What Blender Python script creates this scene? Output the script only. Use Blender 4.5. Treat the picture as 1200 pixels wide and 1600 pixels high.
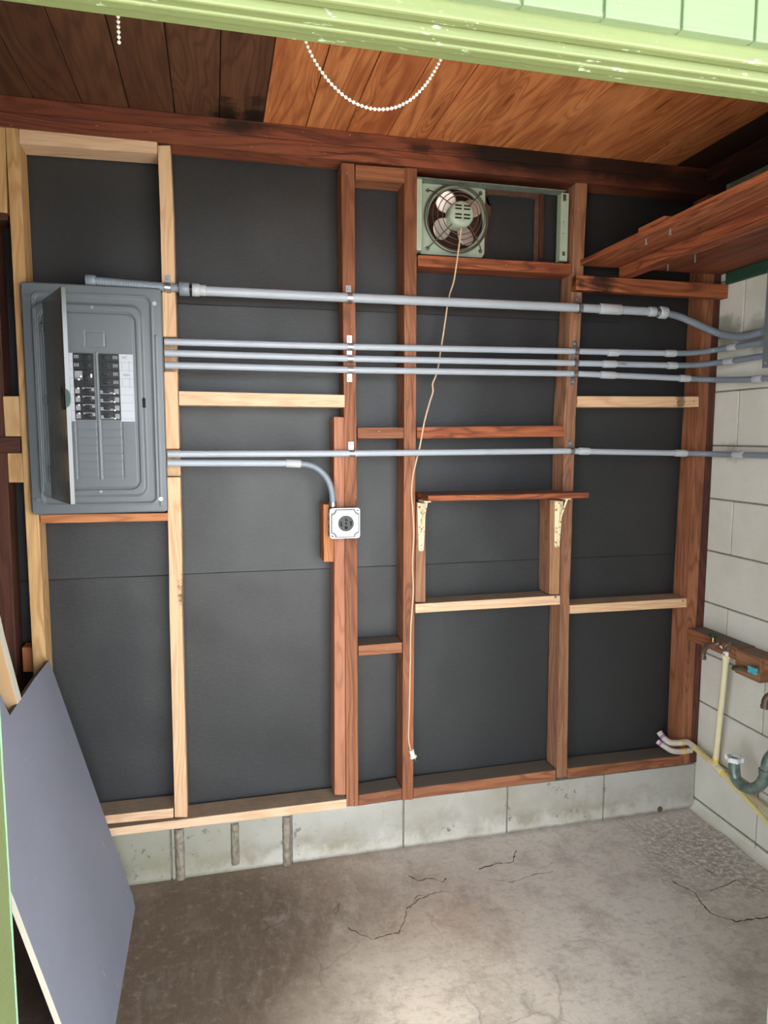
import bpy, bmesh, math, random
from mathutils import Vector, Matrix, Euler, noise
random.seed(7)
S = bpy.context.scene
for o in list(bpy.data.objects): bpy.data.objects.remove(o)
COL = S.collection
# ------------------------------------------------------------------ camera
F = 1096.96
CAM = Vector((-1.86299, -2.33262, 1.49170))
ROT = Euler((1.464385, -0.001938, -0.236338), 'XYZ')
cd = bpy.data.cameras.new('camera'); cam = bpy.data.objects.new('camera', cd); COL.objects.link(cam)
cam.location = CAM; cam.rotation_euler = ROT
cd.sensor_fit = 'VERTICAL'; cd.sensor_height = 36; cd.sensor_width = 27; cd.lens = F*36/1600
cd.clip_start = 0.02; S.camera = cam
# ------------------------------------------------------------------ light
S.view_settings.view_transform = 'Standard'; S.view_settings.look = 'None'
S.view_settings.gamma = 1; S.view_settings.use_curve_mapping = False
S.view_settings.exposure = 2.06
w = bpy.data.worlds.new('world'); S.world = w; w.use_nodes = True
bg = w.node_tree.nodes['Background']; bg.inputs[0].default_value = (0.90, 0.95, 1.0, 1); bg.inputs[1].default_value = 2.1
sd = bpy.data.lights.new('sun', 'SUN'); sun = bpy.data.objects.new('sun', sd); COL.objects.link(sun)
sd.energy = 5.0; sd.angle = math.radians(0.6); sd.color = (1, .93, .82)
sun.rotation_euler = Vector((-0.18, -0.66, 1.0)).to_track_quat('Z', 'Y').to_euler()
sun.location = (3, 2, 6)
# ------------------------------------------------------------------ pixel -> point on a known real plane
MR = ROT.to_matrix()
def up(u, v, Y=None, X=None, Z=None):
    d = MR @ Vector(((u-600)/F, -(v-800)/F, -1))
    t = (Y-CAM.y)/d.y if Y is not None else (X-CAM.x)/d.x if X is not None else (Z-CAM.z)/d.z
    return CAM + d*t
# ------------------------------------------------------------------ colour + material helpers
def L(r, g=None, b=None):
    if g is None: g = b = r
    f = lambda c: (c/255/12.92) if c/255 <= .04045 else ((c/255+.055)/1.055)**2.4
    return (f(r), f(g), f(b), 1)
class NT:
    def __init__(s, name):
        s.m = bpy.data.materials.new(name); s.m.use_nodes = True; s.t = s.m.node_tree
        s.b = s.t.nodes['Principled BSDF']
    def n(s, typ, ins=None, **kw):
        nd = s.t.nodes.new(typ)
        for k, v in kw.items(): setattr(nd, k, v)
        for k, v in (ins or {}).items():
            if isinstance(v, bpy.types.NodeSocket): s.t.links.new(v, nd.inputs[k])
            else: nd.inputs[k].default_value = v
        return nd
    def noise(s, vec, scale=5, detail=4, rough=.5, dist=0):
        return s.n('ShaderNodeTexNoise', {'Vector': vec, 'Scale': scale, 'Detail': detail, 'Roughness': rough, 'Distortion': dist}).outputs[0]
    def mapv(s, vec, scale=(1,1,1), loc=(0,0,0)):
        return s.n('ShaderNodeMapping', {'Vector': vec, 'Scale': scale, 'Location': loc}).outputs[0]
    def ramp(s, fac, stops, interp='LINEAR'):
        r = s.n('ShaderNodeValToRGB', {'Fac': fac}); cr = r.color_ramp; cr.interpolation = interp
        while len(cr.elements) < len(stops): cr.elements.new(.5)
        for e, (p, c) in zip(cr.elements, stops):
            e.position = p; e.color = c if isinstance(c, tuple) else (c, c, c, 1)
        return r.outputs[0]
    def mix(s, fac, a, b, blend='MIX'):
        m = s.n('ShaderNodeMix', data_type='RGBA', blend_type=blend)
        for i, v in ((0, fac), (6, a), (7, b)):
            if isinstance(v, bpy.types.NodeSocket): s.t.links.new(v, m.inputs[i])
            else: m.inputs[i].default_value = v
        return m.outputs[2]
    def math(s, op, a, b=0.0, c=None, clamp=False):
        m = s.n('ShaderNodeMath', operation=op, use_clamp=clamp)
        for i, v in enumerate((a, b) + ((c,) if c is not None else ())):
            if isinstance(v, bpy.types.NodeSocket): s.t.links.new(v, m.inputs[i])
            else: m.inputs[i].default_value = v
        return m.outputs[0]
    def out(s, col, rough=.6, bump=None, bs=.3, bd=.002, metal=0, spec=.5):
        for k, v in (('Base Color', col), ('Roughness', rough), ('Metallic', metal), ('Specular IOR Level', spec)):
            if isinstance(v, bpy.types.NodeSocket): s.t.links.new(v, s.b.inputs[k])
            else: s.b.inputs[k].default_value = v
        if bump is not None:
            bp = s.n('ShaderNodeBump', {'Height': bump, 'Strength': bs, 'Distance': bd})
            s.t.links.new(bp.outputs[0], s.b.inputs['Normal'])
        return s.m
def blobs(k, geo, items, stretch=(1, 1, 1), wob=.06, wscale=9):
    """stains and painted shade with a place of their own: world centres + radii, ragged by noise"""
    tot = None; pos = k.mapv(geo, stretch); nz = k.math('MULTIPLY', k.math('SUBTRACT', k.noise(k.mapv(geo, (1, 1, 1)), wscale, 5, .65), .5), wob*2.4)
    for (x, y, z, rad, amt) in items:
        d = k.n('ShaderNodeVectorMath', {0: pos, 1: (x*stretch[0], y*stretch[1], z*stretch[2])}, operation='DISTANCE').outputs['Value']
        m = k.math('MULTIPLY', k.ramp(k.math('ADD', d, nz), [(rad*.45, 1.0), (rad, 0.0)]), amt)
        tot = m if tot is None else k.math('MAXIMUM', tot, m)
    return tot
def wood(name, light, mid, grain, stain=.0, staincol=L(25,16,12), stain_scale=1.0, dust=0, knots=.5, rough=.65, tonal=.5, spec=.35, streak=0, spots=None, gs=1.0, vary=.25):
    k = NT(name); uv = k.n('ShaderNodeTexCoord').outputs['UV']
    geo = k.n('ShaderNodeNewGeometry'); P_ = geo.outputs['Position']
    wv = k.n('ShaderNodeVectorMath', {0: uv, 1: k.n('ShaderNodeCombineXYZ', {0: 0.0, 1: k.math('MULTIPLY', k.noise(k.mapv(uv, (2, 3, 1)), 1, 2, .5), .05)}).outputs[0]}, operation='ADD').outputs[0]
    kv = k.n('ShaderNodeTexVoronoi', {'Vector': k.mapv(wv, (2.0, 13, 1)), 'Scale': 1.0, 'Randomness': 1.0})
    kd = kv.outputs['Distance']; pick = k.n('ShaderNodeSeparateXYZ', {0: kv.outputs['Color']}).outputs[0]
    sel = k.math('GREATER_THAN', pick, 1-.55*knots)
    kmask = k.math('MULTIPLY', k.ramp(kd, [(0.0, 1.0), (.06, .9), (.12, 0.0)]), sel)
    halo = k.math('MULTIPLY', k.ramp(kd, [(0.0, 1.0), (.34, 0.0)]), sel)
    warp = k.math('MULTIPLY', k.math('MULTIPLY', k.ramp(kd, [(0, 1.0), (.5, 0.0)], 'EASE'), sel), .30)
    n1 = k.noise(k.mapv(uv, (1.1*gs, 7*gs, 1)), 1, 3, .5, .5)
    n2 = k.noise(k.mapv(uv, (2.4, 60, 1)), 1, 4, .65, .3)
    n3 = k.noise(k.mapv(uv, (9, 480, 1)), 1, 4, .7)
    sx = k.n('ShaderNodeSeparateXYZ', {0: uv})
    ph = k.math('MULTIPLY_ADD', sx.outputs[1], 150.0*gs, k.math('MULTIPLY', k.math('ADD', n1, warp), 70.0))
    rings = k.math('POWER', k.math('MULTIPLY_ADD', k.math('SINE', ph), .5, .5), 2.6)
    c = k.mix(k.ramp(n1, [(.3, 0.0), (.7, 1.0)]), light, mid)
    c = k.mix(k.math('MULTIPLY', rings, .30+.5*tonal), c, grain)
    c = k.mix(k.math('MULTIPLY', k.ramp(n2, [(.45, 0.0), (.75, 1.0)]), tonal), c, grain)
    c = k.mix(k.math('MULTIPLY', k.ramp(n3, [(.42, 0.0), (.68, 1.0)]), .48), c, grain)
    c = k.mix(k.math('MULTIPLY', halo, .35*knots), c, grain)
    dkn = tuple(.45*g+.55*q for g, q in zip(grain[:3], staincol[:3]))+(1,)
    c = k.mix(k.math('MULTIPLY', kmask, min(1, .35+knots*.6)), c, dkn)
    big = k.noise(k.mapv(uv, (1.6, 5, 1), (3, 9, 0)), 1, 4, .6)
    c = k.mix(k.math('MULTIPLY', k.ramp(big, [(.45, 0.0), (.68, 1.0)]), vary), c, grain)
    c = k.mix(k.math('MULTIPLY', k.ramp(k.noise(k.mapv(uv, (2.0, 8, 1), (1, 4, 0)), 1, 4, .6), [(.52, 0.0), (.72, 1.0)]), vary), c, light)
    if streak:
        st = k.noise(k.mapv(uv, (1.8, 150, 1), (2, 2, 0)), 1, 5, .75, .3)
        c = k.mix(k.math('MULTIPLY', k.ramp(st, [(.58, 0.0), (.66, 1.0)]), streak), c, staincol)
    if stain:
        st = k.noise(k.mapv(uv, (2.2*stain_scale, 20*stain_scale, 1), (7, 3, 0)), 1, 6, .68, .8)
        c = k.mix(k.ramp(st, [(.66-.20*stain, 0.0), (.76-.14*stain, .9)]), c, staincol)
    if streak:      # small pale nicks and paint flecks
        fl = k.noise(k.mapv(uv, (60, 190, 1)), 1, 2, .5)
        c = k.mix(k.ramp(fl, [(.745, 0.0), (.76, .7)]), c, L(212,186,160))
    if spots: c = k.mix(blobs(k, P_, *spots), c, L(18,13,11))
    if dust:
        nz = k.n('ShaderNodeSeparateXYZ', {0: geo.outputs['Normal']}).outputs[2]
        dm = k.ramp(nz, [(.85, 0.0), (.95, 1.0)]); dn = k.noise(P_, 22, 5, .65)
        c = k.mix(k.math('MULTIPLY', dm, k.math('MULTIPLY_ADD', dn, .5, dust), clamp=True), c, L(104, 94, 86))
    hb = k.math('ADD', k.math('MULTIPLY', rings, .4), k.math('MULTIPLY', n3, .9))
    return k.out(c, rough, hb, .4, .0012, spec=spec)
M = {}
M['old'] = wood('old_redwood', L(178,118,84), L(144,88,58), L(86,48,32), stain=.14, dust=.75, knots=.9, streak=.45)
M['old2'] = wood('old_brown_wood', L(180,132,100), L(146,100,74), L(92,60,44), stain=.10, dust=.75, knots=.9, streak=.35)
M['sister'] = wood('smooth_pink_wood', L(192,134,104), L(176,114,86), L(134,80,58), stain=0, knots=.4, tonal=.35)
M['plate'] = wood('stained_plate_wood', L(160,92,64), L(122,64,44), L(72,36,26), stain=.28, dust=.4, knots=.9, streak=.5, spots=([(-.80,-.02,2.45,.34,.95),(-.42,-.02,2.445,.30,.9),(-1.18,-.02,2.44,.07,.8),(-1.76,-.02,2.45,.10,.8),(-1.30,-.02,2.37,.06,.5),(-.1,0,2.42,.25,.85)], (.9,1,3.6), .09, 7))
M['charred'] = wood('charred_wood', L(96,50,34), L(58,30,22), L(30,18,14), stain=.8, knots=.5)
M['shelf'] = wood('orange_shelf_wood', L(188,112,70), L(150,76,46), L(84,38,24), stain=.30, dust=.3, knots=1.0, tonal=.8, streak=.7, spots=([(-.52,-.02,2.03,.07,.85),(-.60,-.02,2.03,.03,.8),(-.33,-.3,2.09,.10,.5)], (1,1,1), .05, 16))
M['dark'] = wood('dark_wood', L(104,60,44), L(78,42,32), L(48,26,20), stain=.2, knots=.5)
M['pine'] = wood('new_pine', L(230,200,170), L(222,186,152), L(190,142,104), stain=0, dust=.45, knots=.5, tonal=.25, vary=.15)
M['pine2'] = wood('new_pine_stamped', L(228,196,160), L(218,180,142), L(186,134,92), stain=0, dust=.3, knots=.6, tonal=.3, vary=.2, spots=([(-1.962,0,.985,.030,.8),(-1.955,0,1.03,.018,.8),(-.50,0,.925,.02,.7),(-.16,0,1.632,.022,.7)], (1,1,.45), .03, 60))
M['fir'] = wood('straw_fir', L(222,186,134), L(204,160,108), L(168,122,76), stain=0, knots=.5, tonal=.6)
M['orange'] = wood('fresh_fir_block', L(206,140,92), L(186,116,72), L(142,80,46), stain=.05, knots=.5)
M['weath'] = wood('weathered_wood', L(176,132,96), L(150,104,74), L(104,70,52), stain=.25, dust=.3, knots=.7, streak=.6)
M['ceil'] = wood('orange_ceiling_boards', L(234,158,100), L(214,130,78), L(150,76,42), stain=0, staincol=L(80,36,20), knots=.8, tonal=.7, rough=.5, gs=.8, vary=.6)
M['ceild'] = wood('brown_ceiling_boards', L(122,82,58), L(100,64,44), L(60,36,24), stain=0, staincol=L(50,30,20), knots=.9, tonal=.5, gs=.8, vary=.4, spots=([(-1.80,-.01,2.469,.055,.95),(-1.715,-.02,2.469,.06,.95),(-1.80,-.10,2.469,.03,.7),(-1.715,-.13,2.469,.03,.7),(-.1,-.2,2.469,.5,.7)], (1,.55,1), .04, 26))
def plain(name, col, rough=.5, metal=0, nscale=0, namt=.12, bump=0, spec=.5, bscale=None, col2=None):
    k = NT(name)
    if not nscale: return k.out(col, rough, metal=metal, spec=spec)
    g = k.n('ShaderNodeNewGeometry').outputs['Position']
    n = k.noise(g, nscale, 5, .6)
    dk = col2 or tuple(c*(1-namt*2) for c in col[:3])+(1,)
    c = k.mix(k.ramp(n, [(.35, 0.0), (.7, 1.0)]), col, dk)
    return k.out(c, rough, k.noise(g, bscale or nscale*8, 4, .6) if bump else None, bump, .002, metal, spec)
M['pvc'] = plain('grey_pvc', L(172,180,190), .38, nscale=9, namt=.05)
M['pvcd'] = plain('darker_grey_pvc', L(128,138,150), .35, nscale=9, namt=.05)
M['pvcl'] = plain('light_grey_coupling', L(186,190,196), .42, nscale=9, namt=.04)
M['zinc'] = plain('zinc_plated_steel', L(176,178,182), .33, .85, nscale=60, namt=.08)
M['screw'] = plain('screw_steel', L(176,176,172), .35, .6)
M['panel'] = plain('grey_panel_paint', L(106,112,117), .34, nscale=5, namt=.03)
M['door'] = plain('panel_door_paint', L(92,94,92), .22, nscale=5, namt=.05, spec=.8)
M['black'] = plain('black_plastic', L(24,25,27), .4)
M['toggle'] = plain('toggle_plastic', L(38,39,42), .3)
M['white'] = plain('white_paper', L(192,196,206), .7)
M['sticker'] = plain('grey_sticker', L(168,172,176), .6, nscale=300, namt=.35)
M['ink'] = plain('ink', L(60,62,70), .7)
M['inkl'] = plain('faint_pencil', L(104,104,118), .7)
M['button'] = plain('white_button', L(245,245,248), .4)
M['latch'] = plain('green_grey_latch', L(128,150,140), .4)
M['galv'] = plain('galvanised_box', L(96,96,102), .4, .7, nscale=60, namt=.15)
M['cover'] = plain('bright_steel_cover', L(184,187,192), .4, .2)
M['recep'] = plain('receptacle_plastic', L(38,40,43), .45)
M['hole'] = plain('dark_slot', L(8,8,9), .8)
M['fan'] = plain('mint_enamel', L(174,190,170), .4, nscale=14, namt=.10, bump=.05)
M['fand'] = plain('grey_green_channel', L(118,128,122), .55, nscale=20, namt=.2)
M['blade'] = plain('fan_blade_metal', L(214,200,196), .35, .35, nscale=12, namt=.12)
M['wire'] = plain('aged_wire', L(120,112,100), .4, .7)
M['cord'] = plain('tan_cord', L(206,178,146), .6)
M['plug'] = plain('cream_plug', L(236,228,214), .5)
M['brass'] = plain('brass', L(196,164,100), .3, .9)
M['bronze'] = plain('tarnished_brass_pipe', L(120,100,84), .45, .4, nscale=40, namt=.2)
M['cream'] = plain('cream_cpvc', L(232,222,184), .4, nscale=10, namt=.05)
M['cpvc'] = plain('yellowed_cpvc', L(226,212,150), .4, nscale=10, namt=.08)
M['dpvc'] = plain('grubby_white_pipe', L(206,196,186), .5, nscale=25, namt=.12)
M['glue'] = plain('yellow_glue', L(232,186,60), .4)
M['purple'] = plain('purple_primer', L(150,110,160), .5)
M['trap'] = plain('green_tarnished_trap', L(128,146,140), .4, .35, nscale=26, namt=.35, col2=L(74,92,86))
M['nut'] = plain('white_nut', L(226,232,234), .4)
M['teal'] = plain('teal_valve_handle', L(84,176,196), .5)
M['dgreen'] = plain('dark_green_paint', L(34,74,58), .6, nscale=15, namt=.2)
M['bracket'] = plain('rusty_ivory_enamel', L(232,218,180), .5, nscale=90, namt=.2, col2=L(150,92,44))
M['bracket'].node_tree.nodes['Color Ramp'].color_ramp.elements[0].position = .56
M['bracket'].node_tree.nodes['Color Ramp'].color_ramp.elements[1].position = .62
M['card'] = plain('brown_cardboard', L(92,66,52), .9, nscale=30, namt=.2, bump=.2)
M['bead'] = plain('white_beads', L(206,202,190), .35)
M['mint'] = plain('chipped_mint_paint', L(126,158,132), .55, nscale=40, namt=.12)
M['backboard'] = plain('backing', L(30,30,30), .9)
M['ptop'] = plain('cream_board_face', L(214,208,192), .6, nscale=8, namt=.05)
M['tan'] = plain('tan_board', L(196,158,118), .7, nscale=10, namt=.06)
M['brownpaper'] = plain('brown_gypsum_paper', L(112,92,78), .85)
def sheet_mat():
    k = NT('grey_painted_board'); g = k.n('ShaderNodeNewGeometry').outputs['Position']
    n = k.noise(g, 2.2, 4, .55); c = k.mix(k.ramp(n, [(.3, 0.0), (.7, 1.0)]), L(136,138,154), L(124,126,140))
    sp = k.noise(k.mapv(g, (60, 60, 9)), 1, 2, .5)
    c = k.mix(k.ramp(sp, [(.72, 0.0), (.78, .5)]), c, L(176,178,188))
    return k.out(c, .7, k.noise(g, 160, 3, .5), .15, .001)
M['sheet'] = sheet_mat()
def paint_green(name, base, worn):
    k = NT(name); g = k.n('ShaderNodeNewGeometry').outputs['Position']
    n = k.noise(g, 3, 4, .6); c = k.mix(k.ramp(n, [(.3, 0.0), (.7, 1.0)]), base, tuple(x*.86 for x in base[:3])+(1,))
    ln = k.noise(k.mapv(g, (2, 160, 160)), 1, 3, .6); c = k.mix(k.math('MULTIPLY', k.ramp(ln, [(.5, 0.0), (.8, 1.0)]), .35), c, tuple(x*.6 for x in base[:3])+(1,))
    ch = k.noise(k.mapv(g, (22, 60, 60)), 1, 5, .7); area = k.noise(g, 4, 2, .5)
    cm = k.math('MULTIPLY', k.ramp(ch, [(.62, 0.0), (.635, 1.0)]), k.ramp(area, [(.52, 0.0), (.56, 1.0)]))
    c = k.mix(cm, c, worn)
    return k.out(c, .5, k.math('ADD', k.noise(g, 70, 4, .6), k.math('MULTIPLY', ch, .6)), .35, .002)
M['green'] = paint_green('olive_green_trim_paint', L(108,119,76), L(170,186,160))
M['siding'] = paint_green('pale_green_siding_paint', L(112,130,98), L(128,146,118))
def block_mat(name, base, dirt, speck, lowz=None):
    k = NT(name); g = k.n('ShaderNodeNewGeometry').outputs['Position']
    n = k.noise(g, 3.2, 5, .6); c = k.mix(k.ramp(n, [(.35, 0.0), (.75, .9)]), base, dirt)
    n2 = k.noise(g, 42, 4, .7); c = k.mix(k.ramp(n2, [(.60, 0.0), (.72, .5)]), c, dirt)
    n3 = k.noise(g, 95, 3, .6); c = k.mix(k.ramp(n3, [(.70, 0.0), (.74, .8)]), c, speck)
    if lowz:
        z = k.n('ShaderNodeSeparateXYZ', {0: g}).outputs[2]; x_ = k.n('ShaderNodeSeparateXYZ', {0: g}).outputs[0]
        e = k.math('ADD', z, k.math('MULTIPLY', k.math('SUBTRACT', k.noise(k.mapv(g, (1.6, 1, 1)), 7, 6, .72), .5), -.22))
        c = k.mix(k.ramp(e, [(.03, .6), (.06, .5), (.12, 0.0)]) if False else k.math('MULTIPLY', k.ramp(e, [(.03, .8), (.06, .6), (.13, 0.0)]), k.ramp(k.noise(k.mapv(g, (1, 1, 2)), 5, 4, .6), [(.42, 0.0), (.62, 1.0)])), c, L(134,126,102))
        c = k.mix(k.ramp(e, [(.0, .6), (.02, .5), (.06, 0.0)]), c, L(200,195,186))
        c = k.mix(k.ramp(k.math('ADD', z, k.math('MULTIPLY', k.noise(g, 16, 4, .7), .02)), [(.008, .8), (.022, 0.0)]), c, L(84,74,64))
        lf = k.ramp(k.math('MULTIPLY_ADD', x_, -.5, 0.0), [(.80, 0.0), (1.05, .55)])
        c = k.mix(lf, c, L(122,120,98))
        sc = k.math('MULTIPLY', k.ramp(k.noise(g, 30, 4, .7), [(.60, 0.0), (.63, .8)]), k.ramp(k.noise(g, 4.5, 2, .5), [(.55, 0.0), (.6, 1.0)]))
        c = k.mix(sc, c, L(104,102,98))
    if not lowz:
        c = k.mix(blobs(k, g, [(0,-.03,1.885,.10,.55),(0,-.20,1.86,.10,.4),(0,-.12,2.40,.20,.75),(0,-.33,1.74,.10,.5),(0,-.10,1.44,.05,.3)], (1, 1, 1.3), .08, 18), c, L(92,96,66))  # green stains on the blocks; the blob nearest the ceiling paints shade
    return k.out(c, .85, k.math('ADD', n2, k.noise(g, 220, 3, .6)), .5, .002)
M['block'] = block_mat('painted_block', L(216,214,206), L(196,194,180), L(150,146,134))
M['stem'] = block_mat('stem_block', L(172,170,164), L(148,142,126), L(96,90,82), .05)
M['mortar'] = plain('mortar', L(136,134,124), .95, nscale=60, namt=.2, bump=.6)
M['rib'] = plain('rough_mortar_rib', L(152,142,126), .95, nscale=55, namt=.28, bump=1.0, bscale=110)
def felt_mat():
    k = NT('black_building_felt'); g = k.n('ShaderNodeNewGeometry').outputs['Position']
    n = k.noise(g, 1.6, 4, .6); c = k.mix(k.ramp(n, [(.3, 0.0), (.7, 1.0)]), L(44,45,47), L(34,35,37))
    f = k.noise(k.mapv(g, (40, 1, 260)), 1, 4, .65)
    c = k.mix(k.math('MULTIPLY', k.ramp(f, [(.5, 0.0), (.75, 1.0)]), .25), c, L(70,71,74))
    sp = k.noise(g, 420, 2, .5); c = k.mix(k.ramp(sp, [(.76, 0.0), (.79, .5)]), c, L(150,150,150))
    rg = k.math('MULTIPLY_ADD', k.noise(g, 3.2, 4, .6), .22, .38)
    return k.out(c, rg, k.math('ADD', k.noise(g, 260, 3, .6), f), .3, .0014, spec=.55)
M['felt'] = felt_mat()
def floor_mat():
    k = NT('stained_concrete_floor'); g = k.n('ShaderNodeNewGeometry').outputs['Position']
    sp = k.n('ShaderNodeSeparateXYZ', {0: g}); x, y = sp.outputs[0], sp.outputs[1]
    def blob(cx, cy, r, soft=.5):
        d = k.n('ShaderNodeVectorMath', {0: g, 1: (cx, cy, 0)}, operation='DISTANCE').outputs['Value']
        d = k.math('ADD', d, k.math('MULTIPLY', k.math('SUBTRACT', k.noise(g, 4.5, 5, .65), .5), .45))
        return k.ramp(d, [(max(0, r*soft), 1.0), (r*1.25, 0.0)])
    n = k.noise(g, 2.3, 6, .62)
    c = k.mix(k.ramp(n, [(.3, 0.0), (.7, 1.0)]), L(176,155,138), L(146,127,113))
    # greyer and paler toward the drain side: efflorescence, and sky light painted in
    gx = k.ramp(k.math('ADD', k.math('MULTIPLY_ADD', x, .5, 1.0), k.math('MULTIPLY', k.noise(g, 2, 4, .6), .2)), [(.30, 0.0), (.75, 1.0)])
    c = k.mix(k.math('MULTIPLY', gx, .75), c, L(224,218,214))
    c = k.mix(k.math('MULTIPLY', blob(-1.98, -.35, .55), .85), c, L(84,68,54))  # shade beside the leaning wallboard, painted into the floor colour
    c = k.mix(k.math('MULTIPLY', blob(-1.05, -.62, .42, .2), .45), c, L(206,182,164))  # brighter light toward the doorway, painted in with the pale blobs below
    c = k.mix(k.math('MULTIPLY', blob(-1.35, -.72, .34, .1), .8), c, L(244,226,208))  # soft pool of reflected light painted into the concrete
    c = k.mix(k.math('MULTIPLY', blob(-.80, -.62, .42, .2), .35), c, L(222,214,208))
    c = k.mix(k.math('MULTIPLY', blob(-1.15, -.36, .20, .2), .35), c, L(150,112,90))
    st = k.noise(k.mapv(g, (14, 5.0, 1)), 1, 7, .78, .35)
    sm = k.math('MULTIPLY', k.ramp(st, [(.50, 0.0), (.70, .55)]), k.ramp(k.math('MULTIPLY_ADD', x, .5, 1.0), [(.05, .25), (.45, 1.0)]))
    c = k.mix(sm, c, L(214,204,195))
    c = k.mix(k.ramp(k.noise(g, 7, 7, .75), [(.48, 0.0), (.68, .55)]), c, L(118,99,87))
    c = k.mix(k.ramp(k.noise(k.mapv(g, (70, 26, 1)), 1, 4, .7), [(.50, 0.0), (.74, .26)]), c, L(196,184,174)) if False else k.mix(k.math('MULTIPLY', k.ramp(k.noise(k.mapv(g, (60, 30, 1)), 1, 5, .75), [(.48, 0.0), (.74, .4)]), k.ramp(k.math('MULTIPLY_ADD', x, .5, 1.0), [(.08, .12), (.42, 1.0)])), c, L(214,204,196))
    c = k.mix(k.ramp(k.noise(k.mapv(g, (34, 60, 1), (5, 5, 5)), 1, 4, .7), [(.52, 0.0), (.72, .4)]), c, L(120,102,90))
    c = k.mix(k.ramp(k.noise(g, 28, 6, .75), [(.55, 0.0), (.75, .35)]), c, L(206,196,188))
    vor = k.n('ShaderNodeTexVoronoi', {'Vector': k.n('ShaderNodeVectorMath', {0: g, 1: k.n('ShaderNodeVectorMath', {0: k.n('ShaderNodeTexNoise', {'Vector': g, 'Scale': 9.0, 'Detail': 5.0}).outputs['Color'], 1: (.10, .10, 0)}, operation='MULTIPLY').outputs[0]}, operation='ADD').outputs[0], 'Scale': 3.4}, feature='DISTANCE_TO_EDGE').outputs['Distance']
    hair = k.math('MULTIPLY', k.ramp(vor, [(.0, 1.0), (.010, 0.0)]), k.ramp(k.noise(g, 3, 2, .5), [(.52, 0.0), (.60, .38)]))
    c = k.mix(hair, c, L(92,76,66))
    # spalled corner
    spall = blob(-.16, -.26, .26, .35)
    pits = k.noise(g, 55, 5, .75)
    c = k.mix(k.math('MULTIPLY', spall, k.ramp(pits, [(.40, .75), (.54, 0.0)])), c, L(146,138,130))
    c = k.mix(k.math('MULTIPLY', spall, k.ramp(pits, [(.52, 0.0), (.60, 1.0)])), c, L(236,234,234))
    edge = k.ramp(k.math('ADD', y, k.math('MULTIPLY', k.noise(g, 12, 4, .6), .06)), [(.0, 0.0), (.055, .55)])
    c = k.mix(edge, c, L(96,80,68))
    fine = k.noise(g, 240, 3, .6); c = k.mix(k.ramp(fine, [(.62, 0.0), (.75, .35)]), c, L(90,80,72))
    h = k.math('ADD', k.math('MULTIPLY', k.noise(g, 60, 5, .7), .6), k.math('MULTIPLY', k.math('MULTIPLY', spall, pits), 6.0))
    rg = k.ramp(k.noise(g, 5, 4, .6), [(.3, .5), (.7, .72)])
    return k.out(c, rg, h, .45, .004, spec=.5)
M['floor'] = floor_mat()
M['crack'] = plain('crack_dark', L(92,74,62), .95)
M['ground'] = plain('outside_concrete', L(196,192,184), .9, nscale=4, namt=.08)
# ------------------------------------------------------------------ object helpers
ORG = {}
def root_of(o):
    while o.parent: o = o.parent
    return o
def tag(o, label=None, cat=None, group=None, kind=None):
    for k, v in (('label', label), ('category', cat), ('group', group), ('kind', kind)):
        if v: o[k] = v
    return o
def thing(name, label, cat, loc, group=None):
    o = bpy.data.objects.new(name, None); COL.objects.link(o); o.location = loc; o.empty_display_size = .05
    ORG[o.name] = Vector(loc); return tag(o, label, cat, group)
def emit(name, bm, mats, parent=None, bevel=0, smooth=False, segs=2, angle=40):
    """link a bmesh given in world coordinates as ONE object, origin at its base or its thing's base"""
    bmesh.ops.recalc_face_normals(bm, faces=bm.faces)
    if parent: org = ORG[root_of(parent).name]
    else:
        vs = [v.co for v in bm.verts]; mn = [min(v[i] for v in vs) for i in range(3)]; mx = [max(v[i] for v in vs) for i in range(3)]
        org = Vector(((mn[0]+mx[0])/2, (mn[1]+mx[1])/2, mn[2]))
    for v in bm.verts: v.co -= org
    me = bpy.data.meshes.new(name); bm.to_mesh(me); bm.free()
    for m in (mats if isinstance(mats, (list, tuple)) else [mats]): me.materials.append(m)
    o = bpy.data.objects.new(name, me); COL.objects.link(o)
    if parent: o.parent = parent
    else: o.location = org; ORG[o.name] = org
    if smooth:
        for p in me.polygons: p.use_smooth = True
        if hasattr(me, 'set_sharp_from_angle'): me.set_sharp_from_angle(angle=math.radians(angle))
    if bevel:
        b = o.modifiers.new('bevel', 'BEVEL'); b.width = bevel; b.segments = segs; b.limit_method = 'ANGLE'; b.angle_limit = math.radians(40)
    return o
def struct(name, bm, mats, **k): return tag(emit(name, bm, mats, **k), kind='structure')
def box(bm, x0, x1, y0, y1, z0, z1, mi=0, along=0):
    uvl = bm.loops.layers.uv.verify()
    vs = [bm.verts.new((x, y, z)) for x in (x0, x1) for y in (y0, y1) for z in (z0, z1)]
    ru, rv = random.random()*40, random.random()*40
    for ids in ((0,1,3,2), (4,6,7,5), (0,4,5,1), (2,3,7,6), (0,2,6,4), (1,5,7,3)):
        f = bm.faces.new([vs[i] for i in ids]); f.material_index = mi
        nrm = f.normal if f.normal.length else Vector((0,0,1)); f.normal_update(); nrm = f.normal
        ax = max(range(3), key=lambda i: abs(nrm[i]))
        oth = [i for i in range(3) if i not in (ax, along)]
        c = oth[0] if oth else (along+1) % 3
        for l in f.loops:
            co = l.vert.co
            l[uvl].uv = (co[along]+ru, co[c]+rv+ax*.37) if ax != along else (co[oth[0]]*.3+ru, co[oth[-1] if len(oth)>1 else oth[0]]+rv)
    return vs
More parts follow.
